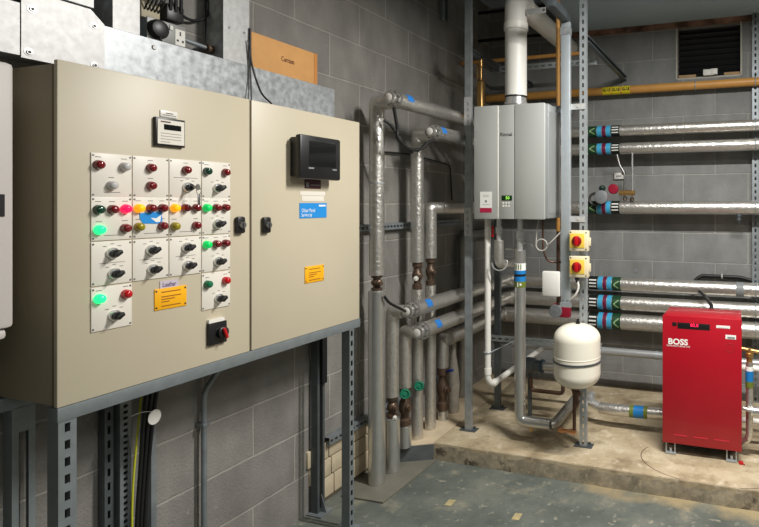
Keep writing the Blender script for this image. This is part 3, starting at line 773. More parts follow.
# cardboard box standing on the trunking
bx = thing('cardboard_box', 'flat orange-brown cardboard box standing on the trunking against the wall', 'box', (-2.03, 2.6, tz1))
b0 = at(251.5, 60, x=-1.99).y; b1 = at(317, 70, x=-1.99).y; bz1 = at(251, 31, x=-1.99).z
obj('carton', MB().box(WX + .003, -1.99, b0, b1, tz1 + .005, bz1, .003), CARD, bx)
obj('side_tape', MB().box(WX + .01, -1.9885, b1 - .030, b1 + .001, tz1 + .006, bz1 - .001), mat('cardboard_edge', (196, 132, 66), .7), bx)
text('lettering', 'Curraun', (-1.9885, (b0 + b1) / 2 + .01, (tz1 + bz1) / 2 + .005), EY, EZ, .034, mat('brown_print', (110, 62, 34), .7), bx)
p = at(251, 55, x=-1.93)
c2 = MB(); c2.tube([at(250, 28, x=-1.955), at(250.5, 60, x=-1.950), at(256, 80, x=-1.93), at(262, 95, x=-1.90), at(272, 104, x=-1.87)], .004, .06, 8)
tag(obj('black_cable', c2, CABLE), 'thin black cable looping in front of the cardboard box, onto the cabinet top', 'cable', 'thin cables by the cardboard box')
c2 = MB(); c2.tube([at(248, 40, x=-1.952), at(250.5, 72, x=-1.952), at(251.5, 102, x=-1.93)], .003, .06, 8)
tag(obj('black_cable', c2, CABLE), 'thin straight black cable between trunking drop and cardboard box', 'cable', 'thin cables by the cardboard box')

# ------------------------------------------------------------------ pipework
RXX = -1.93     # risers
BYP = 6.30      # pipes along the back wall
def band_set(parent, z, r, y=BYP, upper=True, base=None):
    """identification bands around a pipe that runs along x"""
    xs = lambda u: at(u, 200, y=y - r).x
    if upper: seq = [(588, 596.5, GREENB, 'chev'), (597, 601.5, CYAN, ''), (602, 605.5, PURPLE, ''), (606, 610.5, CYAN, ''), (611, 619.5, BLKB, 'bars')]
    else: seq = [(588.5, 597.5, BLKB, 'bars'), (598, 602.5, CYAN, ''), (603, 606.5, PURPLE, ''), (607, 611.5, CYAN, ''), (612, 620.5, GREENB, 'chev')]
    names = {id(CYAN): 'light blue identification band', id(PURPLE): 'maroon identification band', id(GREENB): 'dark green band with pale arrow', id(BLKB): 'black band with white bars of lettering'}
    for (a, b, m, k) in seq:
        xa, xb = xs(a), xs(b)
        o = obj('identification_band', MB().tube([(xa, y, z), (xb, y, z)], r + .002, seg=24), m, parent, names[id(m)])
        if k == 'bars':
            q = MB()
            for t in range(3):
                a0 = -38 + t * 27
                q.arc((xa, y, z), EX, -EY, r + .0032, a0, a0 + 11, (xb - xa) * .1, (xb - xa) * .9, 4)
            obj('band_lettering', q, WHT, o)
        elif k == 'chev':
            q = MB(); w_ = xb - xa
            for t in range(8):
                a0 = -32 + t * 8; h = w_ * (.2 + .5 * abs(t - 3.5) / 3.5)
                q.arc((xa, y, z), EX, -EY, r + .0032, a0, a0 + 8, h - w_ * .06, h + w_ * .14, 2)
            obj('band_arrow', q, mat('pale_green_print', (150, 184, 130), .5), o)

def end_cap(parent, p, r, direc=-EY):
    """valve-like end fitting with a round white dial facing the room"""
    m = MB(); m.lathe(p, direc, [(r * 1.0, -.02), (r * 1.12, -.016), (r * 1.12, .0), (r * .86, .004), (r * .86, .02), (r * 1.02, .024), (r * 1.02, .044), (r * .70, .05), (r * .70, .066), (r * .8, .068), (r * .8, .088), (r * .62, .092), (0, .092)], 20)
    o = obj('end_fitting', m, mat('fitting_grey', (196, 194, 190), .28, .75, noise=.15, nscale=60), parent)
    p = V(p) + direc * .092
    m = MB(); m.lathe(p, direc, [(r * .5, 0), (r * .52, .003), (r * .45, .006), (0, .006)], 20)
    obj('dial', m, WHITEP, o, 'small pale round dial')
    m = MB()
    for k in range(8):
        a = math.radians(45 * k + 12); dd = V((math.cos(a), 0, math.sin(a)))
        q = V(p) - direc * .055 + dd * r * .93
        m.lathe(q, direc, [(.006, -.012), (.006, .012)], 6)
    obj('flange_bolts', m, SCREW, o)

def header(label, z, x, ystart, r, tex, cap=True, upper=True, xend=RX - .01, r2=None, start=None, sticker=False, stick_y=None, bands=True, bendpt=None):
    t = thing('header_pipe', label, 'pipe', (x, ystart, z), 'insulated header pipes along the left and back walls')
    obj('insulation', MB().tube((start or [(x, ystart, z)]) + [(x, BYP, z), (xend, BYP, z)], r, .09, 24, rad=[r] * (5 if not start else 13) + [r2 or r] * 30), tex, t)
    if cap: end_cap(t, (x, ystart, z), r)
    if bands: band_set(t, z, r2 or r, upper=upper)
    if sticker:
        q = MB(); n_ = V((1, -.6, .55)).normalized(); n_ = V((n_.x, 0, n_.z)).normalized()
        q.arc((x, stick_y, z), EY, n_, r + .001, -34, 30, 0, .085, 8)
        obj('blue_sticker', q, mat('sticker_blue', (40, 120, 200), .4), t, 'bright blue oval sticker')
    return t
zp = lambda v, u=620: at(u, v, y=BYP).z
H = []
spec = [
 ('topmost foil header pipe, its capped end sticking out high above the cabinet corner', 130.8, -1.77, 3.84, .044, True, True, True, 3.93),
 ('second foil header pipe from the top, capped beside the shorter riser', 148.5, -1.745, 4.38, .044, True, True, True, 4.40),
 ('foil header pipe at boiler-bottom height with a small drain stub on its back run', 207.5, -1.80, 4.86, .044, False, True, False, 0),
 ('upper of the three close-set lower header pipes, capped with a blue sticker', 284, -1.83, 4.22, .048, True, False, True, 4.36),
 ('middle of the three close-set lower header pipes, capped with a blue sticker', 303, -1.83, 4.38, .050, True, False, True, 4.52),
 ('lowest of the three close-set lower header pipes, running into the red boiler back', 321.5, -1.89, 4.98, .052, False, False, False, 0),
]
for (lab, v, x, ys_, r, cap, up, st_, sy) in spec:
    H.append((zp(v), header(lab, zp(v), x, ys_, r, FOIL, cap, up, sticker=st_, stick_y=sy, r2={284: .054, 303: .056, 321.5: .064, 207.5: .052}.get(v), start=[(-1.893, 4.87, zp(v)), (-1.80, 5.15, zp(v))] if v == 207.5 else None), x, ys_))
z1_, z2_, z3_, z4_, z5_, z6_ = [h[0] for h in H]
# fittings on the third header: drain stub; grey patch on fourth
p = at(739, 214, y=BYP - .02)
m = MB(); m.lathe((p.x, BYP - .012, z3_ - .045), V((0, 0, -1)), [(.022, 0), (.022, .02), (.014, .022), (.014, .038), (.018, .04), (.018, .05), (.006, .054), (.006, .066)], 16)
obj('drain_stub', m, STRUTD, H[2][1])
p = at(740, 291, y=BYP - .04)
obj('grey_sleeve', MB().tube([(p.x - .026, BYP, z4_), (p.x + .026, BYP, z4_)], .056, seg=24), GREYP, H[3][1], 'grey rubber sleeve')

def wheel(parent, p, r, m_, direc, name='hand_wheel', lab=None):
    q = MB(); q.torus(p, direc, r * .82, r * .2, 24)
    q.lathe(V(p) - V(direc).normalized() * .004, direc, [(r * .75, 0), (r * .75, .005), (r * .35, .008), (r * .35, .014), (0, .014)], 20)
    return obj(name, q, m_, parent, lab)
def valve(parent, x, y, z0, z1, r=.028, m_=None):
    H_ = z1 - z0; m = MB()
    m.lathe((x, y, z0), EZ, [(r * .75, 0), (r * 1.05, .002), (r * 1.05, H_ * .16), (r * .7, H_ * .2), (r * .7, H_ * .3), (r * 1.0, H_ * .38), (r * 1.1, H_ * .5), (r * 1.0, H_ * .62), (r * .7, H_ * .7), (r * .7, H_ * .8), (r * 1.05, H_ * .84), (r * 1.05, H_ - .002), (r * .75, H_)], 12)
    m.lathe((x, y, z0 + H_ * .5), V((1, -.7, 0)), [(r * .6, 0), (r * .6, r * 1.3), (r * .4, r * 1.4), (r * .4, r * 1.8), (0, r * 1.8)], 12)
    return obj('valve', m, m_ or BRONZE, parent)

def riser(label, u, y, top, r, segs, x=RXX, base=SZ + .001, stub=None, tex=None, bend=.012):
    """segs: list of ('ins'|'valve'|'sleeve', z_low, z_high, radius)"""
    t = thing('riser_pipe', label, 'pipe', (x, y, base), 'vertical riser pipes beside the plinth')
    for (k, a, b, rr) in segs:
        if k == 'valve': valve(t, x, y, a, b, rr)
        elif k == 'ins':
            pts = [(x, y, a), (x, y, b)]
            if stub and abs(b - top) < 1e-6: pts.append((stub, y, b) if not isinstance(stub, tuple) else stub)
            obj('insulation', MB().tube(pts, rr, bend, 24), tex or FOIL, t)
        elif k == 'sleeve':
            m = MB(); m.tube([(x, y, a), (x, y, b)], rr, seg=24); m.tube([(x, y, b - .002), (x, y, b + .006)], rr * .8, seg=24)
            obj('sleeve', m, FOILS, t, 'smooth metal sleeve')
    return t
def zz(u, v, y): return at(u, v, y=y).z
G = .012
# tallest riser by the cabinet
zv0, zv1 = zz(376, 291, 3.93), zz(376, 275, 3.93)
t = riser('tallest foil riser, nearest the control cabinet, with a fat lower sleeve', 376, 3.93, z1_, .042, [('sleeve', .0115, zv0, .048), ('valve', zv0 + .006, zv1, .03), ('ins', zv1, z1_, .042)], base=.0115, stub=-1.79)
obj('lagging_bands', MB().tube([(RXX, 3.93, 1.75), (RXX, 3.93, 1.76)], .0435, seg=24), GALV, t)
y = 4.145
t = riser('second riser from the cabinet, rising only to knee-high header stubs', 392, y, z4_ - .004, .040, [('sleeve', .0115, zz(392, 418, y), .045), ('valve', zz(392, 418, y) + .006, zz(392, 396, y), .03), ('ins', zz(392, 396, y), z4_ - .004, .040)], base=.0115, stub=-1.86)
wheel(t, (RXX + .035, y - .04, zz(392, 415, y)), .012, WHITEP, (1, -1, 0), 'drain_cap', 'small white drain cap')
y = 4.335
t = riser('third riser from the cabinet with a bright green hand wheel', 405, y, z5_ - .003, .040, [('sleeve', SZ + .001, zz(405, 426, y), .040), ('valve', zz(405, 426, y) + .006, zz(405, 387, y), .036), ('ins', zz(405, 387, y), z5_ - .003, .040)], stub=-1.86)
wheel(t, at(405, 394, y=y - .075), .032, GREENV, (.45, -1, 0), lab='green hand wheel')
obj('wheel_stem', MB().cyl(at(405, 394, y=y - .07), (RXX, y, zz(405, 400, y)), .008), BRONZE, t)
y = 4.53
zv0, zv1 = zz(417.5, 289, y), zz(417.5, 262, y)
t = riser('riser joined to the second header from the top, low green wheel beside it', 416, y, z2_, .042, [('ins', SZ + .001, zv0, .038), ('valve', zv0, zv1, .030), ('ins', zv1, z2_, .042)], stub=-1.76)
wheel(t, at(419, 386, y=y - .07), .032, GREENV, (.45, -1, 0), lab='green hand wheel')
obj('wheel_stem', MB().cyl(at(419, 386, y=y - .065), (RXX, y, zz(419, 388, y)), .008), BRONZE, t)
wheel(t, at(416, 278.5, y=y - .05), .016, WHITEP, (.4, -1, 0), 'gauge_dial', 'small white gauge dial')
y = 4.76
zv0, zv1 = zz(429.5, 285, y), zz(429.5, 258, y)
t = riser('riser joined to the third header at boiler-bottom height, bronze valve midway', 429, y, z3_, .040, [('ins', SZ + .001, zv0, .037), ('valve', zv0, zv1, .030), ('ins', zv1, z3_, .042)], stub=(-1.894, 4.868, z3_))
y = 5.0
zv0, zv1 = zz(443, 410, y), zz(443, 367, y)
t = riser('short riser under the lowest header with a blue lever on its low valve', 443, y, z6_, .040, [('sleeve', SZ + .001, zv0, .036), ('valve', zv0 + .006, zv1, .042), ('ins', zv1, z6_, .040)], stub=-1.89)
obj('lever', MB().fbox(at(450, 371, y=y - .06), V((.8, -.5, .3)).normalized(), V((.5, .8, 0)).normalized(), EZ, (-.035, .03), (-.012, .012), (-.008, .012), .004), mat('blue_lever', (24, 50, 130), .45), t, 'dark blue valve lever')
y = 5.21
m = MB(); m.lathe((RXX, y, SZ + .001), EZ, [(.036, 0), (.044, .03), (.040, .10), (.046, .2), (.038, .3), (.03, .36), (.02, .42), (.018, .54)], 16)
tag(obj('wrapped_pipe', m, mat('crumpled_white_wrap', (176, 170, 158), .55, .2, noise=.2, nscale=30, bump=.8, bscale=40)), 'crumpled white wrapped pipe stub behind the blue lever valve', 'pipe')
y = at(462, 300, x=-2.02).y
t = riser('farthest slim riser beside the front left frame post', 462, y, 1.38, .032, [('ins', SZ + .001, 1.38, .032)], x=-2.02, stub=(-2.02, BY - .01, 1.38), tex=FOILD, bend=.09)

# smooth pipe low on the back wall and the low banded pipe
zl = at(630, 353, y=6.15).z
t = thing('back_wall_pipe', 'smooth pale pipe low on the back wall below the banded headers', 'pipe', (-1.6, 6.15, zl))
obj('pipe', MB().tube([(-1.75, 6.15, zl), (RX - .01, 6.15, zl)], .030, seg=20), mat('pale_pipe', (176, 178, 178), .35, .4), t)
obj('pipe_clips', MB().tube([(-.62, 6.15, zl), (-.60, 6.15, zl)], .034).tube([(.5, 6.15, zl), (.52, 6.15, zl)], .034), STRUT, t)
yl = 5.35
pa = at(592, 403, y=yl); pb = at(600, 407.5, y=yl - .02); pc_ = at(663, 411.5, y=yl - .05)
t = thing('low_foil_pipe', 'low foil pipe just above the plinth running from a silver elbow to the red boiler', 'pipe', pb)
obj('insulation', MB().tube([pb + V((-.0, .0, .0)), at(612, 409.5, y=yl - .04), V((-.20, yl - .05, pc_.z - .01))], .038, .03, 20), FOIL, t)
obj('elbow', MB().tube([pb + V((.01, 0, 0)), pa, pa + V((-.03, .06, .015)), pa + V((-.03, .16, .015))], .030, .03, 16), CHROME, t)
for (a, b, m_) in ((630, 634, OLIVE), (634.2, 644, BLUEB), (644.2, 648, OLIVE)):
    p, q = at(a, 411, y=yl - .045), at(b, 411, y=yl - .045)
    zc = at(630, 410.3, y=yl - .045).z
    d1 = (V((-.20, yl - .05, pc_.z - .01)) - at(612, 409.5, y=yl - .04)); o1 = at(612, 409.5, y=yl - .04)
    f1 = (p.x - o1.x) / d1.x; f2 = (q.x - o1.x) / d1.x
    obj('identification_band', MB().tube([o1 + d1 * f1, o1 + d1 * f2], .0402, seg=20), m_, t)

# gas pipe
zg = at(620, 90.3, y=6.42).z
t = thing('gas_pipe', 'long ochre gas pipe running under the vent along the back wall', 'gas pipe', (0, 6.42, zg))
obj('pipe', MB().tube([(WX + .01, 6.42, zg), (RX - .01, 6.42, zg)], .033, seg=24), OCHRE, t)
for k, (ua, ub) in enumerate(((603.0, 610.5), (612.3, 619.8), (622.2, 629.5))):
    xa, xb = at(ua, 90, y=6.39).x, at(ub, 90, y=6.39).x
    b_ = obj('gas_label', MB().tube([(xa - .004, 6.42, zg), (xb + .004, 6.42, zg)], .0338, seg=24), GASY, t, 'yellow gas label')
    text('label_lettering', 'GAS', ((xa + xb) / 2, 6.42 - .0345, zg + .001), EX, EZ, (xb - xa) * .56, BLACK, b_, wrap=.0345, bold=.0016)
m = MB()
for x in (-.35, .07): m.torus((x, 6.42, zg), EX, .036, .004, 20); m.box(x - .006, x + .006, 6.45, BY, zg - .008, zg + .008)
obj('pipe_clips', m, STRUT, t)
zy = at(536, 57, y=5.75).z
tag(obj('thin_gas_pipe', MB().tube([(WX + .005, 5.75, zy), (at(579, 57, y=5.75).x, 5.75, zy)], .014, seg=16), OCHRE), 'thin ochre pipe high in the corner above the long gas pipe', 'gas pipe')
# dark conduits high in the corner
for (v, lab) in ((12, 'upper thin dark conduit crossing the dark corner behind the flue'), (40, 'lower thin dark conduit crossing the dark corner behind the flue')):
    z = at(490, v, y=6.2).z
    tag(obj('dark_conduit', MB().tube([(WX + .005, 6.2, z), (-1.40, 6.2, z)], .013, seg=12), VOID), lab, 'conduit', 'dark conduits behind the flue')

# ------------------------------------------------------------------ the steel frame carrying the boiler
PX0, PX1, PYF, PYR, SR = -1.683, at(583, 200, y=4.82).x, 4.82, 5.42, 2.68
fr = thing('support_frame', 'tall slotted channel frame on the plinth that carries the wall boiler', 'steel frame', (-1.29, 5.1, SZ))
def post(x, y, z0, z1, m_, slots=True, face=-EY, wd=.043):
    m = MB(); slotted(m, V((x, y, z0 + .006)), EZ, EX, face, z1 - z0 - .006, wd, .041, pitch=.05, sl=.026 if slots else .0001, sw=.012)
    o = obj('post', m, m_, fr)
    obj('base_plate', MB().box(x - .055, x + .055, y - .02, y + .075, SZ + .0005, SZ + .006).fbox(V((x + .03, y + .055, SZ)), EX, EY, EZ, (-.008, .008), (-.008, .008), (.006, .018)), STRUTD, o)
    return o
post(PX0, PYF, SZ, CEIL - .001, mat('mid_galvanised', (158, 164, 166), .42, .5, noise=.2, nscale=18), False); post(PX1, PYF, SZ, CEIL - .001, STRUT)
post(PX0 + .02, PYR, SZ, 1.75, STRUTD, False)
for x in (PX0, PX1):
    m = MB(); slotted(m, V((x, PYF + .042, SR)), EY, EZ, EX if x < -1.2 else -EX, BY - PYF - .045, .041, .03)
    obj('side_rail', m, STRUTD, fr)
m = MB(); slotted(m, V((PX0 + .04, PYR - .002, SR - .045)), EX, EZ, -EY, PX1 - PX0 - .06, .041, .03)
obj('cross_rail', m, STRUT, fr)
zr = at(513, 340, y=5.37).z
m = MB(); slotted(m, V((PX0 - .02, PYR - .046, zr)), EX, EZ, -EY, PX1 - PX0 + .04, .041, .03, .05, .03, .014)
obj('cross_rail', m, STRUT, fr)
m = MB(); slotted(m, V((PX0, PYF - .003, at(467, 112, y=PYF).z - .09)), EZ, EX, -EY, .19, .050, .006, .04, .022, .012, lips=False)
obj('splice_plate', m, GALVB, fr)
m = MB(); slotted(m, V((PX0, PYF - .003, at(467, 221, y=PYF).z - .10)), EZ, EX, -EY, .19, .050, .006, .045, .022, .014, lips=False)
obj('splice_plate', m, GALVB, fr)
for v in (107, 219):
    z = at(572, v, y=PYF).z
    obj('bracket_arm', MB().box(-1.60 if v < 150 else -1.0, PX1 - .01, PYF + .05 if v < 150 else PYF + .044, PYF + .07, z - .02, z + .02), GALV, fr)
    m = MB(); m.box(-1.00, PX1 + .015, PYF - .008, PYF - .003, z - .018, z + .018); m.lathe((PX1 - .03, PYF - .008, z), -EY, [(.009, 0), (.009, .006), (0, .006)], 6)
    obj('splice_plate', m, GALVB, fr)

# vertical grey trunking on the frame, turning forward under the ceiling
ta, tb = -1.046, -.990; zt_ = 2.83; zb_ = at(566, 307, y=4.77).z
t = thing('grey_trunking', 'narrow upright steel trunking on the frame between the boiler and slotted post', 'trunking', (-1.02, 4.8, zb_))
obj('upright', MB().box(ta, tb, 4.765, 4.815, zb_, zt_ - .05, .003), mat('trunking_grey', (184, 192, 196), .38, .45, noise=.05), t)
m = MB(); m.box(ta, tb, 4.765, 4.815, zt_ - .049, zt_, .003); m.box(ta, tb, 4.35, 4.764, zt_ - .05, zt_, .003)
obj('forward_run', m, STRUTD, t)
obj('coupler', MB().box(ta - .003, tb + .003, 4.760, 4.8152, zt_ - .13, zt_ - .085), GALV, t)
obj('end_screws', MB().lathe((ta + .014, 4.765, zb_ + .04), -EY, [(.005, 0), (.005, .003), (0, .003)], 10).lathe((tb - .014, 4.765, zb_ + .04), -EY, [(.005, 0), (.005, .003), (0, .003)], 10), SCREW, t)
obj('lower_bracket', MB().box(ta - .004, tb + .012, 4.757, 4.7645, zb_ - .0, zb_ + .028), STRUT, t)
for (x, lab) in ((-.55, 'dark ceiling hanger rail above the right post'),): pass

# ------------------------------------------------------------------ wall-hung boiler
bx0, bx1, by0, by1 = -1.565, -1.108, 4.60, 4.965
bz0 = at(474.5, 219, y=by0).z; bz1 = at(474.5, 106.5, y=by0).z
bo = thing('wall_boiler', 'silver wall-hung boiler with a green display mounted on the steel frame', 'boiler', ((bx0 + bx1) / 2, 4.8, bz0))
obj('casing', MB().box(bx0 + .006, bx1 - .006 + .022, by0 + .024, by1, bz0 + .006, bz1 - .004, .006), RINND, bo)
f1 = at(497.5, 160, y=by0).x; f2 = at(514.2, 160, y=by0).x
obj('front_panel', MB().box(bx0, f1 - .001, by0 - .002, by0 + .023, bz0, bz1, .006), RINN, bo)
obj('front_panel', MB().box(f2 + .002, bx1, by0 - .002, by0 + .023, bz0, bz1, .006), RINN, bo)
cs = obj('control_strip', MB().box(f1 + .001, f2 - .001, by0 + .003, by0 + .023, bz0 + .002, bz1 - .002, .002), RINN, bo)
obj('strip_edge', MB().box(f1 - .001, f1 + .005, by0 - .003, by0 + .02, bz0 + .002, bz1 - .002, .002), WHITE, bo, 'bright vertical edge strip')
def onB(u, v): return at(u, v, y=by0)
p, q = at(501.5, 195.5, y=by0), at(512, 200.5, y=by0)
dsp = obj('display', MB().box(p.x, q.x, by0 + .0, by0 + .003, q.z, p.z, .001), LCDG, cs, 'small dark green display with lit digits')
text('display_digits', '50', ((p.x + q.x) / 2 + .005, by0 - .0004, (p.z + q.z) / 2), EX, EZ, .026, LCDY, cs)
m = MB()
for k in range(3):
    for j in range(2): m.box(p.x + .004 + k * .018, p.x + .016 + k * .018, by0 + .0015, by0 + .0032, q.z - .022 - j * .018, q.z - .010 - j * .018, .001)
obj('buttons', m, WHITEP, cs)
text('lettering', 'Rinnai', (at(506, 134.5, y=by0).x, by0 + .0027, at(506, 134.5, y=by0).z), EX, EZ, .032, INK, cs, bold=.0006)
p, q = onB(480.2, 191.8), onB(492, 212.5)
lb = obj('rating_label', MB().box(p.x, q.x, by0 - .0035, by0 - .002, q.z, p.z), WHT, bo, 'white rating label with a crimson foot')
obj('label_foot', MB().box(p.x, q.x, by0 - .0042, by0 - .0036, q.z, q.z + (p.z - q.z) * .22), CRIM, lb)
m = MB(); cxx = (p.x + q.x) / 2; czz = (p.z + q.z) / 2 + .005
m.lathe((cxx, by0 - .0035, czz), -EY, [(.008, 0), (.008, .0004)], 12); m.box(cxx - .025, cxx + .025, by0 - .0039, by0 - .0035, czz - .022, czz - .020); m.box(cxx - .02, cxx + .02, by0 - .0039, by0 - .0035, czz + .03, czz + .032); m.box(cxx - .02, cxx + .02, by0 - .0039, by0 - .0035, czz + .038, czz + .040)
obj('label_print', m, GREYP, lb)
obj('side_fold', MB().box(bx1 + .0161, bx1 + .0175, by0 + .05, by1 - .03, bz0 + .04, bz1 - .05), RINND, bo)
obj('top_bracket', MB().box(bx1 - .02, bx1 + .10, by1 + .001, by1 + .012, bz1 - .045, bz1 - .002), GALV, bo)
# short metal tails below the boiler
def tail(x, y, z0, z1, r, m_): return MB().lathe((x, y, z0), EZ, [(r, 0), (r, (z1 - z0) * .3), (r * 1.35, (z1 - z0) * .32), (r * 1.35, (z1 - z0) * .6), (r * .9, (z1 - z0) * .62), (r * .9, (z1 - z0))], 8)

# flue
fx, fy = at(516, 60, y=4.85).x, 4.85; fz = 2.975; rF = .072
fl = thing('boiler_flue', 'thick white flue pipe rising from the wall boiler and elbowing to the back wall', 'flue', (fx, fy, bz1))
obj('pipe', MB().tube([(fx, fy, bz1 + .075), (fx, fy, 2.80)], rF, seg=32), WHITEP, fl)
m = MB(); m.tube([(fx, fy, 2.78), (fx, fy, fz), (fx, fy + .21, fz)], rF + .002, .13, 32)
obj('elbow', m, WHITEP, fl)
obj('pipe', MB().tube([(fx, fy + .19, fz), (fx, BY - .001, fz)], rF - .002, seg=32), WHITEP, fl)
obj('joint_collar', MB().tube([(fx, fy, 2.775), (fx, fy, 2.82)], rF + .008, seg=32), WHITE, fl)
obj('joint_collar', MB().tube([(fx, fy + .165, fz), (fx, fy + .20, fz)], rF + .009, seg=32), WHITE, fl)
obj('steel_collar', MB().lathe((fx, fy, bz1 - .006), EZ, [(rF - .004, 0), (rF - .004, .03), (rF + .004, .032), (rF + .004, .05), (rF - .002, .052), (rF - .002, .082)], 32), CHROME, fl, 'shiny steel flue collar')
obj('seal_ring', MB().tube([(fx, fy, bz1 + .074), (fx, fy, bz1 + .084)], rF + .002, seg=32), BLACK, fl, 'black seal ring')
p = at(540, 11, y=fy - .02)
cl = thing('flue_bracket', 'small pale steel bracket beside the flue elbow', 'bracket', p)
obj('plate', MB().box(fx + .074, p.x + .04, fy - .03, fy - .024, p.z - .018, p.z + .02, .001), GALVB, cl)
obj('bolt', MB().lathe((p.x + .03, fy - .03, p.z + .002), -EY, [(.008, 0), (.008, .008), (0, .008)], 6), SCREW, cl)

# copper/ochre gas drop + brass fittings behind the boiler
pz = at(557.5, 30, y=5.0); pzb = at(557.5, 200, y=5.0)
gx = pz.x
t = thing('gas_drop', 'ochre gas pipe dropping behind the silver boiler beside the upright trunking', 'gas pipe', (gx, 5.0, .95))
obj('pipe', MB().tube([(gx, 5.02, CEIL - .001), (gx, 5.02, 1.45)], .014, .05, 16), OCHRE, t)
obj('copper_tail', MB().tube([(gx, 5.02, 1.449), (gx, 5.02, .96)], .012, .05, 16), COPPERD, t)
p = at(481, 90, y=5.1)
t = thing('brass_vent_valve', 'brass valve and fitting standing behind the left top of the boiler', 'valve', (p.x, 5.1, 2.1))
m = MB(); zt2 = at(481, 60, y=5.1).z; zb2 = at(481, 130, y=5.1).z; zm = at(481, 83, y=5.1).z
m.lathe((p.x, 5.1, zb2), EZ, [(.030, 0), (.030, zm - zb2), (.020, zm - zb2 + .02), (.012, zm - zb2 + .025), (.010, zt2 - zb2 - .05), (.016, zt2 - zb2 - .045), (.016, zt2 - zb2), (0, zt2 - zb2)], 14)
obj('body', m, BRASS, t)
obj('lever', MB().box(p.x - .03, p.x - .02, 5.09, 5.11, zm + .03, zm + .13, .002), BRASS, t)

# pipes under the boiler
wx_, wyy = -1.52, 4.75
zc_ = at(492, 386, y=wyy).z
t = thing('condensate_pipe', 'thin white plastic pipe dropping from the boiler, angled back near the plinth', 'pipe', (wx_, wyy, zc_))
obj('pipe', MB().tube([(wx_, wyy, bz0 + .005), (wx_, wyy, zc_ + .04), (wx_ + .015, wyy + .05, zc_), (wx_ + .015, 6.26, zc_ + .0)], .0205, .03, 20), WHITEP, t)
obj('joint_collar', MB().tube([(wx_, wyy, zc_ + .075), (wx_, wyy, zc_ + .115)], .0245), WHITEP, t)
obj('joint_collar', MB().tube([(wx_ + .015, wyy + .075, zc_), (wx_ + .015, wyy + .12, zc_)], .0245), WHITEP, t)
m = MB(); zq = at(488, 352, y=wyy).z; m.torus((wx_, wyy, zq), EZ, .025, .004, 18); m.tube([(wx_ + .02, wyy, zq), (wx_ + .09, PYR - .08, zq + .02)], .004, seg=8)
obj('pipe_clip', m, STRUT, t)

ux, uy, ur = -1.304, 4.75, .036
zu0 = .235; zu1 = at(520, 250, y=uy).z
ux2 = at(551, 425, y=uy).x
t = thing('boiler_feed_pipe', 'foil-lagged pipe dropping from the boiler centre, turning right above the plinth', 'pipe', (ux, uy, zu0))
obj('insulation', MB().tube([(ux, uy, zu1), (ux, uy, zu0), (ux2, uy, zu0)], ur, .05, 24), FOILS, t)
obj('back_run', MB().tube([(ux2 - .005, uy, zu0), (ux2 + .02, uy + .03, zu0 + .002), (ux2 + .03, 5.6, zu0 + .03)], ur - .004, .03, 20), FOILD, t)
m = tail(ux, uy, zu1, bz0 + .004, .019, CHROME)
obj('union', m, CHROME, t)
for (va, vb, m_, l_) in ((263.5, 270.5, WHT, 'white'), (270.5, 274.2, BLUEB, 'b'), (274.2, 276.6, BLACK, 'k'), (276.6, 281.5, BLUEB, 'b'), (281.5, 287.5, OLIVE, 'o')):
    b_ = obj('identification_band', MB().tube([(ux, uy, at(520, vb, y=uy - ur).z), (ux, uy, at(520, va, y=uy - ur).z)], ur + .002, seg=24), m_, t)
    if l_ == 'white':
        q = MB(); h = at(520, va, y=uy - ur).z - at(520, vb, y=uy - ur).z
        for k in range(4): q.arc((ux, uy, at(520, vb, y=uy - ur).z), EZ, -EY, ur + .003, -40 + k * 22, -31 + k * 22, h * .1, h * .9, 3)
        obj('band_lettering', q, OLIVE, b_)
    if l_ == 'o':
        q = MB(); h = at(520, va, y=uy - ur).z - at(520, vb, y=uy - ur).z
        q.arc((ux, uy, at(520, vb, y=uy - ur).z), EZ, -EY, ur + .003, -5, 5, h * .15, h * .85, 3).arc((ux, uy, at(520, vb, y=uy - ur).z), EZ, -EY, ur + .003, 20, 35, h * .35, h * .7, 3)
        obj('band_arrow', q, WHT, b_)
p = at(531, 433, y=uy - .01)
obj('drain_stub', MB().tube([(p.x - .09 * 0, uy, zu0 - .03), (p.x, uy, zu0 - .055)], .010, seg=12), BRASS, t)
# shorter lagged tail with a red lever
sx_ = at(499, 240, y=4.72).x; za_ = at(499, 240, y=4.72).z; zb3 = at(499, 264, y=4.72).z
t = thing('lagged_tail', 'short foil-lagged tail with a red lever hanging under the left of the boiler', 'pipe', (sx_, 4.72, zb3))
obj('insulation', MB().tube([(sx_, 4.72, za_), (sx_, 4.72, zb3), (sx_ + .02, 5.2, zb3 - .02)], .030, .04, 20), FOIL, t)
obj('union', tail(sx_, 4.72, za_, bz0 + .004, .017, CHROME), CHROME, t)
obj('lever', MB().box(sx_ - .042, sx_ - .028, 4.69, 4.70, za_ + .02, za_ + .09, .003), REDK, t, 'red valve lever')
obj('clip_ring', MB().torus((sx_ + .01, 4.70, zb3 + .01), V((.2, -1, .2)), .05, .005, 26, 90, 290), CHROME, t)
t = tag(obj('copper_tail_pipe', MB().tube([(at(543, 222, y=4.8).x, 4.8, bz0 + .004), (at(543, 222, y=4.8).x, 4.8, at(543, 250, y=4.8).z), (at(547, 262, y=4.8).x, 4.82, at(547, 262, y=4.8).z), (-1.05, 4.9, at(553, 262, y=4.9).z)], .007, .03, 10), COPPERD), 'thin copper pipe under the right of the boiler curling to the gas drop', 'pipe')
m = MB(); cc = at(541.5, 245, y=4.7); m.torus(cc, V((.1, -1, 0)), .036, .0045, 30); m.tube([cc + V((-.036, 0, 0)), cc + V((-.034, .02, .10)), cc + V((-.03, .05, bz0 - cc.z + .004))], .004, .03, 8); m.tube([cc + V((.036, 0, 0)), cc + V((.06, .0, .02)), cc + V((.11, .04, .08))], .004, .03, 8)
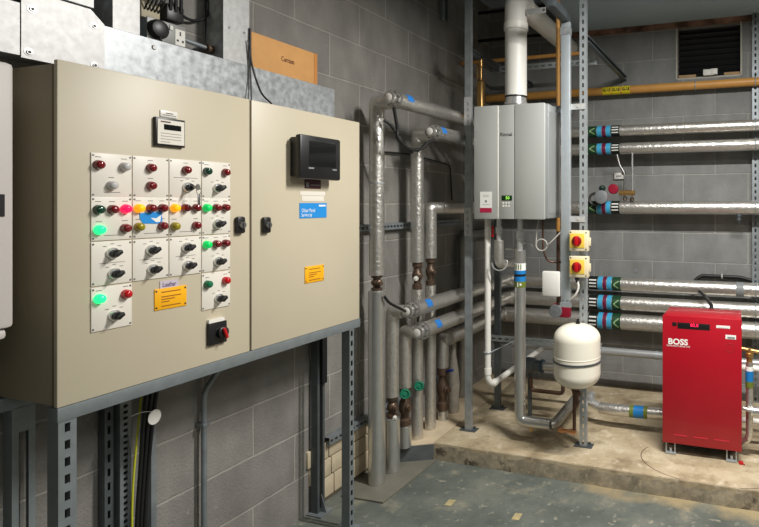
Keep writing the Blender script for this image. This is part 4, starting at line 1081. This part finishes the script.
tag(obj('coiled_cable', m, mat('pale_cable', (170, 166, 158), .5)), 'pale coiled cable hanging under the right of the wall boiler', 'cable')
m = MB(); cc = at(527, 249, y=4.78); m.torus(cc, V((.1, -1, 0)), .042, .005, 26, -70, 160)
zz0 = at(508, 249, y=4.8).z; m.tube([(sx_ + .02, 4.8, zz0), (at(517, 249, y=4.8).x, 4.8, zz0)], .009, seg=10)
tag(obj('bypass_hose', m, FOILS), 'short curved silver bypass hose looping round the lagged feed pipe', 'hose')

# white control box, isolators
p, q = at(544, 270.5, y=4.80), at(561.3, 296, y=4.80)
t = thing('control_box', 'small plain white electrical box on the left edge of the upright trunking', 'electrical box', (p.x, 4.8, q.z))
obj('body', MB().box(p.x, q.x, 4.745, 4.80, q.z, p.z, .008), WHITEP, t)
obj('lid_seam', MB().box(p.x - .0008, q.x + .0008, 4.765, 4.767, q.z - .0008, p.z + .0008), GREYP, t)
for (vt, vb, lab) in ((230.5, 251.5, 'upper of the two cream isolators with red rotary knobs'), (256, 278, 'lower of the two cream isolators with red rotary knobs')):
    yq = 4.70
    p, q = at(569, vt, y=yq), at(588, vb, y=yq)
    t = thing('isolator_switch', lab, 'isolator', ((p.x + q.x) / 2, yq + .04, q.z), 'cream isolator switches on the frame')
    obj('housing', MB().box(p.x, q.x, yq, yq + .064, q.z, p.z, .006), ISOL, t)
    cx, cz = p.x + (q.x - p.x) * .42, (p.z + q.z) / 2
    obj('yellow_plate', MB().box(cx - .043, cx + .046, yq - .004, yq, cz - .043, cz + .046, .001), YELLOW, t)
    obj('side_lug', MB().box(q.x + .0005, q.x + .010, yq + .02, yq + .05, cz - .03, cz + .02, .002), ISOL, t)
    m = MB(); m.lathe((cx, yq - .004, cz), -EY, [(.031, 0), (.031, .008), (.027, .012), (0, .012)], 28); kb = obj('rotary_knob', m, mat('deep_red_plastic', (140, 12, 22), .35), t)
    obj('knob_handle', MB().fbox(V((cx, yq - .016, cz)), EX, EZ, -EY, (-.010, .010), (-.029, .029), (0, .020), .004), REDK, kb)
    obj('lid_screws', MB().lathe((q.x - .012, yq, p.z - .012), -EY, [(.005, 0), (.004, .002), (0, .002)], 10).lathe((q.x - .012, yq, q.z + .012), -EY, [(.005, 0), (.004, .002), (0, .002)], 10).lathe((p.x + .010, yq, p.z - .010), -EY, [(.005, 0), (.004, .002), (0, .002)], 10), INK, t)
c0 = at(577, 279, y=4.73)
t = thing('isolator_cable', 'white looped cable with a black gland under the lower isolator', 'cable', c0)
obj('cord', MB().tube([c0 + V((0, 0, -.005)), at(579, 287, y=4.73), at(576, 295, y=4.73), at(571, 299, y=4.755)], .007, .03, 10), WHITEP, t)
obj('gland', MB().lathe(c0 + V((0, 0, .009)), V((0, 0, -1)), [(.012, 0), (.015, .004), (.015, .014), (.009, .02), (.009, .03)], 10), BLACK, t)

# expansion vessel
ex, ey = at(577, 355, y=4.58).x, 4.58
ez0, ez1 = at(577, 387, y=ey).z, at(577, 323.5, y=ey).z; er = .142; EH = ez1 - ez0
t = thing('expansion_vessel', 'cream round-ended expansion vessel strapped to the front of the slotted post', 'expansion vessel', (ex, ey, ez0))
prof = []
dome = .088
for k in range(0, 9):
    a = math.radians(90 * k / 8); prof.append((er * math.sin(a) ** .85 if k else 0, dome * (1 - math.cos(a))))
prof += [(er, dome + .006), (er, EH * .5 - .008), (er, EH * .5 - .003), (er + .0015, EH * .5), (er, EH * .5 + .003), (er, EH * .5 + .008), (er, EH - dome - .006)]
for k in range(8, -1, -1):
    a = math.radians(90 * k / 8); prof.append((er * math.sin(a) ** .85 if k else 0, EH - dome * (1 - math.cos(a))))
obj('tank', MB().lathe((ex, ey, ez0), EZ, prof, 48), CREAM, t)
obj('strap', MB().lathe((ex, ey, ez0 + EH * .43), EZ, [(er - .002, -.006), (er + .0035, -.006), (er + .0035, .006), (er - .002, .006)], 48), STRUTD, t, 'dark steel strap')
obj('strap_bolt', MB().box(ex - .012, ex + .014, ey - er - .014, ey - er - .003, ez0 + EH * .43 - .010, ez0 + EH * .43 + .010, .002), SCREW, t)
obj('top_valve', MB().lathe((ex + .005, ey, ez1 - .003), EZ, [(.014, 0), (.014, .014), (.009, .016), (.009, .030), (0, .030)], 12), BLACK, t)
obj('post_bracket', MB().box(ex - .02, ex + .04, ey + er - .01, PYF - .001, ez0 + EH * .40, ez0 + EH * .46), STRUTD, t)
m = MB(); m.lathe((ex, ey, ez0 + .004), V((0, 0, -1)), [(.014, 0), (.014, .03), (.022, .032), (.022, .055), (.012, .058)], 8); m.tube([(ex, ey, ez0 - .05), (ex, ey, ez0 - .12), (ex - .03, ey + .2, ez0 - .14)], .011, .03, 12)
obj('connector', m, COPPERD, t)
# copper bits below the vessel
za = at(554, 429, y=4.80).z
t = thing('copper_pipework', 'bright copper pipe elbowing low above the plinth below the expansion vessel', 'copper pipe', (-1.0, 4.8, za))
xa, xb = at(559, 429, y=4.72).x, at(575, 431, y=4.72).x; zc2 = at(560, 430, y=4.72).z
obj('pipe', MB().tube([(xa, 4.72, zc2), (xb, 4.72, zc2), (xb, 4.72, zc2)], .011, 0, 12), COPPER, t)
obj('elbow', MB().lathe((xa - .002, 4.72, zc2), EX, [(.016, 0), (.016, .03)], 12), COPPER, t)
obj('elbow', MB().lathe((xb - .03, 4.72, zc2), EX, [(.016, 0), (.016, .035)], 12), COPPER, t)
obj('riser', MB().tube([(xb - .004, 4.721, zc2), (xb - .004, 4.721, .46), (xb - .06, 4.9, .46)], .0115, .03, 12), COPPERD, t)
m = MB(); q0 = at(531, 390, y=5.25); q1 = at(563, 398, y=5.25)
m.tube([(q0.x, 5.25, q0.z + .09), (q0.x, 5.25, q0.z), (q1.x, 5.25, q0.z - .0), (q1.x, 5.25, q0.z + .13)], .014, .03, 12)
tag(obj('dark_copper_pipe', m, COPPERD), 'tarnished copper pipe loop on the plinth behind the lagged feed pipe', 'copper pipe')
# silver pump behind vessel
p = at(540, 366, y=5.3)
t = thing('pump', 'small dark pump with a silver outlet behind the expansion vessel', 'pump', (p.x, 5.3, p.z - .08))
obj('body', MB().lathe((p.x - .06, 5.3, p.z), EX, [(.03, -.05), (.055, -.04), (.055, .02), (.04, .03), (.04, .07), (.03, .07)], 20), STRUTD, t)
obj('outlet', MB().tube([(p.x + .02, 5.3, p.z), (p.x + .24, 5.3, p.z)], .030, seg=20), FOILS, t)
obj('flange', MB().lathe((p.x + .01, 5.3, p.z), EX, [(.05, 0), (.05, .014)], 8), mat('dark_blue_casting', (40, 62, 80), .5), t)
obj('foot', MB().box(p.x - .085, p.x - .06, 5.28, 5.32, SZ + .001, p.z - .04, .004), STRUTD, t)

# red valve heads with grey dials
def redvalve(label, u, v, y, rd, group='red valve heads with grey dials', pipez=None, right=False):
    p = at(u, v, y=y)
    t = thing('control_valve', label, 'valve', (p.x, y, p.z - .06), group)
    obj('body', MB().lathe((p.x, y + .01, p.z), EY, [(rd * .5, 0), (rd * .8, .01), (rd * .8, .09), (rd * .5, .10)], 20), VALVR, t)
    obj('dial', MB().lathe((p.x, y + .01, p.z), -EY, [(rd, 0), (rd, .012), (rd * .9, .018), (rd * .3, .018), (rd * .28, .024), (0, .024)], 28), GREYP, t, 'grey round dial')
    return t, p
t, p = redvalve('red valve with a grey dial beside the third header, right of the slotted post', 601, 197, 6.10, .054)
q = at(613, 189, y=6.15)
obj('actuator', MB().lathe((q.x, 6.20, q.z), -EY, [(.034, 0), (.040, .01), (.040, .05), (.032, .06), (0, .062)], 24), VALVR, t)
obj('outlet', MB().tube([(q.x + .04, 6.20, q.z - .03), (q.x + .16, 6.20, q.z - .03)], .020, seg=16), BRASS, t)
q2 = at(592, 199, y=6.05)
obj('hose_ring', MB().torus((q2.x, 6.18, q2.z), -EY, .045, .011, 26), mat('dark_rubber', (60, 58, 56), .5), t)
obj('top_cap', MB().lathe((p.x + .0, 6.16, p.z + .05), EZ, [(.02, 0), (.03, .02), (.02, .04), (0, .045)], 12), mat('dark_green_cap', (30, 52, 44), .5), t)
t, p = redvalve('red valve with a grey dial behind the white box, above the expansion vessel', 555.5, 311, 5.6, .050)
obj('actuator', MB().box(p.x - .03, p.x + .10, 5.62, 5.70, p.z - .05, p.z + .05, .01), VALVR, t)
obj('stem', MB().tube([(p.x + .02, 5.66, p.z + .04), (p.x + .02, 5.66, p.z + .15)], .02, seg=12), COPPERD, t)
# filling loop and little white box
x1 = at(624, 160, y=6.2).x; x2 = at(631, 160, y=6.2).x
t = thing('filling_loop', 'chrome filling loop of two thin pipes joining the second and third headers', 'filling loop', (x1, 6.25, z3_))
m = MB(); m.tube([(x2, 6.28, z2_ - .03), (x2, 6.28, z3_ + .03)], .008, seg=12)
obj('pipe', m, CHROME, t)
m = MB(); m.tube([(x1 - .06, 6.24, z2_ - .05), (x1 - .04, 6.24, z2_ - .14), (x1, 6.24, z2_ - .2), (x1, 6.24, z3_ + .06)], .009, .05, 10)
obj('hose', m, SCREW, t)
m = MB()
for (x, z) in ((x1 - .055, z2_ - .09), (x1 - .01, z2_ - .2), (x1, z3_ + .13), (x2, z3_ + .12), (x1, z3_ + .07), (x2, z3_ + .065)): m.lathe((x, 6.255, z - .015), EZ, [(.012, 0), (.018, .004), (.018, .026), (.012, .03)], 8)
obj('unions', m, BRONZE, t)
p = at(619, 176, y=BY - .02)
t = thing('thermostat_box', 'little white box on the back wall beside the filling loop', 'sensor', (p.x, BY, p.z - .03))
obj('body', MB().box(p.x - .038, p.x + .038, BY - .035, BY - .0005, p.z - .027, p.z + .027, .004), WHITEP, t)
obj('face_line', MB().box(p.x - .022, p.x + .022, BY - .0365, BY - .0349, p.z - .006, p.z + .004), GREYP, t)
# round wall junctions
p = at(636, 273, y=BY)
tag(obj('wall_plugs', MB().lathe((p.x, BY, p.z + .02), -EY, [(.014, -.01), (.014, .006), (0, .006)], 12).lathe((p.x, BY, p.z - .03), -EY, [(.014, -.01), (.014, .006), (0, .006)], 12), GREYP), 'pair of small round plugs on the back wall above the banded lower headers', 'wall plug')

# right-hand slotted channel on the back wall with clips and its conduit
px = at(755.5, 100, y=6.44).x
t = thing('wall_channel', 'tall slotted channel on the back wall at the right edge, behind the headers', 'channel', (px, 6.44, 0))
m = MB(); slotted(m, V((px, 6.47, SZ + .002)), EZ, EX, -EY, SOF - SZ - .004, .046, .041)
obj('channel', m, GALVD, t)
m = MB()
for z, r in ((z1_, .044), (z2_, .044), (z3_, .052), (z4_, .054), (z5_, .056), (z6_, .064)):
    m.torus((px, BYP, z), EX, r + .003, .004, 28); m.box(px - .012, px + .012, BYP + r, 6.468, z - .006, z + .006)
obj('pipe_clamps', m, STRUT, t)
# black cable on the wall above the lower headers
y_ = 6.50
pts = [at(694, 291, y=6.46), at(694, 281, y=6.48), at(701, 275.5, y=y_), at(722, 276.5, y=y_), at(742, 277.5, y=y_), at(752, 281, y=y_), at(775, 281.5, y=y_)]
t = thing('clipped_cable', 'thick black cable arching along the back wall above the lower headers', 'cable', pts[0])
obj('cord', MB().tube(pts, .014, .05, 12), CABLE, t)
obj('cable_tie', MB().torus(at(722, 276.5, y=y_), EX, .017, .004, 18), WHITEP, t)
pa_, pb_ = at(706, 297, y=6.0), at(713, 307, y=5.75)
tag(obj('boiler_flex', MB().tube([pts[0] + V((.0, .0, 0)), at(700, 291, y=6.22), pa_, at(711.5, 306, y=5.45), at(711.5, 315, y=5.40)], .013, .08, 10), CABLE), 'black flex dropping between the headers behind the red boiler', 'cable')

# ------------------------------------------------------------------ the red boiler
rx0, rx1, ry0, ry1 = -.455, -.0165, 4.90, 5.34
rz0, rz1 = .172, at(662.6, 315.2, y=ry0).z
rb = thing('floor_boiler', 'bright red floor-standing boiler cabinet with white lettering on the plinth', 'boiler', ((rx0 + rx1) / 2, 5.1, SZ))
obj('casing', MB().box(rx0 + .004, rx1 - .004, ry0 + .022, ry1, rz0 + .01, rz1, .004), REDC, rb)
obj('front_door', MB().box(rx0, rx1, ry0, ry0 + .020, rz0, rz1 + .002, .004), REDC, rb)
def R(u, v): p = at(u, v, y=ry0); return p.x, p.z
xa, za = R(677.5, 322.3); xb, zb = R(709.8, 330.2)
zb = R(677.5, 328.3)[1]
pn = obj('display_panel', MB().box(xa, xb, ry0 - .002, ry0, zb, za, .001), BLACK, rb)
text('display_digits', '82.0', ((xa + xb) / 2 + .005, ry0 - .0026, (za + zb) / 2 + .006), EX, EZ, .026, LEDR, pn)
xa, za = R(672.2, 322); xb, zb = R(676.6, 326)
obj('power_switch', MB().box(xa, xb, ry0 - .003, ry0, zb, za, .001), BLACK, rb)
xa, za = R(716.3, 325.2); xb, zb = R(730, 328.3)
s1 = obj('white_sticker', MB().box(xa, xb, ry0 - .0012, ry0, zb - .003, za), WHT, rb)
obj('sticker_print', MB().box(xa + .01, xb - .01, ry0 - .0015, ry0 - .0012, zb - .001, zb + .001), GREYP, s1)
xa, za = R(725.5, 334.7); xb, zb = R(736, 339.6)
s1 = obj('white_sticker', MB().box(xa, xb, ry0 - .0012, ry0, zb, za), WHT, rb)
obj('sticker_print', MB().box(xa + .01, xb - .006, ry0 - .0015, ry0 - .0012, zb + .002, zb + .014), GREYP, s1)
xa, za = R(668, 341.5)
text('lettering', 'BOSS', (xa - .0, ry0 - .0005, za + .001), EX, EZ, .049, WHT, rb, 'LEFT', ext=.002, bold=.0016)
text('lettering', 'MANUFACTURING LTD', (xa - .008, ry0 - .0005, za - .024), EX, EZ, .0125, WHT, rb, 'LEFT', ext=.002)
xx, zz_ = R(731, 348)
obj('crest', MB().torus((xx - .005, ry0 - .0003, zz_), EY, .025, .0012, 30), mat('dull_red_print', (150, 40, 34), .5), rb)
m = MB()
for (ua, ub, v) in ((673.5, 687, 434.5), (693.5, 708, 437), (714, 729.5, 440)):
    xa, za = R(ua, v); xb, _ = R(ub, v)
    m.box(xa, xb, ry0 - .004, ry0 + .001, R(673, 434.5)[1] - .004, R(673, 434.5)[1] + .004, .0015)
obj('vent_louvres', m, mat('pink_red_enamel', (196, 40, 60), .4), rb)
for (x, y) in ((rx0 + .045, ry0 + .03), (rx1 - .055, ry0 + .03), (rx0 + .045, ry1 - .05), (rx1 - .055, ry1 - .05)):
    m = MB()
    m.box(x - .028, x - .022, y - .012, y + .012, SZ + .012, rz0 + .012); m.box(x + .022, x + .028, y - .012, y + .012, SZ + .012, rz0 + .012)
    m.box(x - .03, x + .03, y - .02, y + .02, SZ + .001, SZ + .013, .002); m.lathe((x, y, SZ + .013), EZ, [(.008, 0), (.008, .025), (0, .026)], 8)
    obj('foot', m, STRUT, rb)
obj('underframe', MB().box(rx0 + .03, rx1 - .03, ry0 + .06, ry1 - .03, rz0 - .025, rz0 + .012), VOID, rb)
p = at(741, 464, z=SZ)
tag(obj('red_cap', MB().lathe((p.x, p.y, SZ + .001), EZ, [(.014, 0), (.014, .012), (.01, .014), (0, .014)], 14).tube([(p.x, p.y, SZ + .008), (p.x + .02, p.y - .02, SZ + .006)], .003), REDK), 'tiny red cap lying on the plinth by the red boiler foot', 'cap')

# pipes to the right of the red boiler
yv = 5.05
xv = at(749.5, 376, y=yv).x
t = thing('boiler_side_pipe', 'silver pipe with a blue band standing at the right side of the red boiler', 'pipe', (xv, yv, SZ))
zt3 = at(749, 362, y=yv).z; zbn = at(750, 440, y=yv).z
obj('pipe', MB().tube([(xv, yv, zt3), (xv, yv, zbn), (xv - .06, yv + .06, zbn - .04), (xv - .16, yv + .12, zbn - .04)], .021, .05, 20), FOIL, t)
for (va, vb, m_) in ((370.5, 381, BLUEB), (381, 387, OLIVE), (366.5, 370.5, WHT)):
    obj('identification_band', MB().tube([(xv, yv, at(750, vb, y=yv).z), (xv, yv, at(750, va, y=yv).z)], .0235, seg=20), m_, t)
m = MB(); m.lathe((xv, yv, zt3 - .002), EZ, [(.018, 0), (.018, .03), (.024, .035), (.024, .055), (.014, .06), (.014, .085)], 10)
m.tube([(xv - .075, yv, zt3 + .082), (xv + .05, yv, zt3 + .065)], .012, seg=12)
obj('valve', m, BRASS, t)
t2 = thing('boiler_branch_pipe', 'horizontal silver branch pipe passing right of the red boiler at knee height', 'pipe', (xv, yv, .4))
zh = at(752, 411, y=yv - .05).z
obj('pipe', MB().tube([(rx1 + .005, yv - .05, zh + .012), (rx1 + .05, yv - .05, zh)], .012, seg=16).tube([(rx1 + .05, yv - .05, zh), (.9, yv - .05, zh)], .026, seg=20), FOILS, t2)
obj('clip', MB().tube([(rx1 + .048, yv - .05, zh), (rx1 + .058, yv - .05, zh)], .030, seg=20), CHROME, t2)
yw = 5.3
for (v, r, m_, lab) in ((367, .020, WHT, 'upper white pipe stub behind the red boiler right side'), (419, .018, WHT, 'lower white pipe stub behind the red boiler right side')):
    z = at(744, v, y=yw).z
    tag(obj('pipe_stub', MB().tube([(rx1 - .003, yw - .02, z), (.14, yw - .02, z), (.14, yw + .25, z)], r, .04, 14), WHITEP), lab, 'pipe', 'white pipe stubs at the red boiler')

# ------------------------------------------------------------------ left wall details beyond the cabinet
zr_ = at(395, 226, x=WX + .03).z
m = MB(); slotted(m, V((WX + .041, 3.72, zr_)), EY, EZ, EX, 1.9, .041, .038)
tag(obj('wall_channel', m, GALVD), 'horizontal slotted channel on the left wall behind the risers, chest high', 'channel', 'horizontal channels behind the risers')
m = MB(); slotted(m, V((WX + .041, 3.55, .34)), EY, EZ, EX, 2.0, .041, .038)
tag(obj('wall_channel', m, GALVD), 'horizontal slotted channel on the left wall behind the risers, near the floor', 'channel', 'horizontal channels behind the risers')
# sensor cables of the header ends
a = V((-1.76, 3.80, z1_ - .05)); b = V((-1.735, 4.34, z2_ - .05))
tag(obj('sensor_cable', MB().tube([a, a + V((.0, .05, -.12)), at(397, 138, x=-1.76), at(408, 150, x=-1.76), at(421, 150, x=-1.75), at(428, 142, x=-1.745), b], .010, .08, 10), CABLE), 'black cable looping between the two capped upper header ends', 'cable', 'black sensor cables at the header ends')
tag(obj('sensor_cable', MB().tube([at(384, 120, x=-1.86), at(390, 124, x=-1.84), at(397, 134, x=-1.80), at(404, 146, x=-1.78), at(412, 152.5, x=-1.77)], .009, .08, 10), CABLE), 'black cable crossing from the tallest riser to the second riser', 'cable', 'black sensor cables at the header ends')
tag(obj('sensor_cable', MB().tube([at(384, 296, x=-1.87), at(389, 303, x=-1.86), at(399, 308, x=-1.84), V((-1.83, 4.16, z4_ - .01))], .008, .06, 10), CABLE), 'black cable running from the tallest riser to the upper capped lower header', 'cable', 'black sensor cables at the header ends')
tag(obj('sensor_cable', MB().tube([at(419, 300, x=-1.84), at(419, 312, x=-1.82), at(418, 322, x=-1.82)], .009, .06, 10), CABLE), 'short black cable hanging between the two capped lower headers', 'cable', 'black sensor cables at the header ends')
p = at(384, 152, x=WX + .02); q = at(409, 154, x=WX + .02)
tag(obj('wall_cable', MB().tube([p, q, at(450, 165, x=WX + .015), at(452, 200, x=WX + .015)], .006, .04, 8), CABLE), 'thin black cable on the left wall behind the upper header ends', 'cable')
p = at(443, 21, x=WX + .03)
t = thing('ceiling_conduit', 'dark conduit dropping from the ceiling on the left wall near the corner', 'conduit', (WX + .03, p.y, p.z))
obj('pipe', MB().tube([(WX + .03, p.y, CEIL - .001), (WX + .03, p.y, p.z)], .016, seg=14), GALVD, t)
obj('side_pipe', MB().tube([(WX + .025, p.y + .09, CEIL - .001), (WX + .025, p.y + .09, p.z + .02)], .010, seg=10), STRUTD, t)

# ------------------------------------------------------------------ light
def area(name, loc, size, size_y, power, color=(1, .96, .9), target=None, rot=(0, 0, 0)):
    l = bpy.data.lights.new(name, 'AREA'); l.shape = 'RECTANGLE'; l.size = size; l.size_y = size_y; l.energy = power; l.color = color
    o = bpy.data.objects.new(name, l); COL.objects.link(o); o.location = loc; o.rotation_euler = rot
    return o
area('batten_and_fill_light', T((.15, 3.35, 3.05)), 1.1, .07, 118, (1, .975, .94))
area('batten_and_fill_light', T((1.5, 1.5, 3.05)), 1.1, .10, 38, (1, .975, .94))  # added fill from the right, stands for no known fitting
area('batten_and_fill_light', T((.9, -.6, 3.05)), 1.1, .10, 9, (1, .975, .94))  # weak fill added at the camera end to brighten the pipe fronts
wd = bpy.data.worlds.new('world'); S.world = wd; wd.use_nodes = True
wd.node_tree.nodes['Background'].inputs[0].default_value = (.75, .8, .85, 1); wd.node_tree.nodes['Background'].inputs[1].default_value = .03

S.view_settings.view_transform = 'Standard'; S.view_settings.look = 'None'
S.view_settings.exposure = 0.0; S.view_settings.gamma = 1; S.view_settings.use_curve_mapping = False
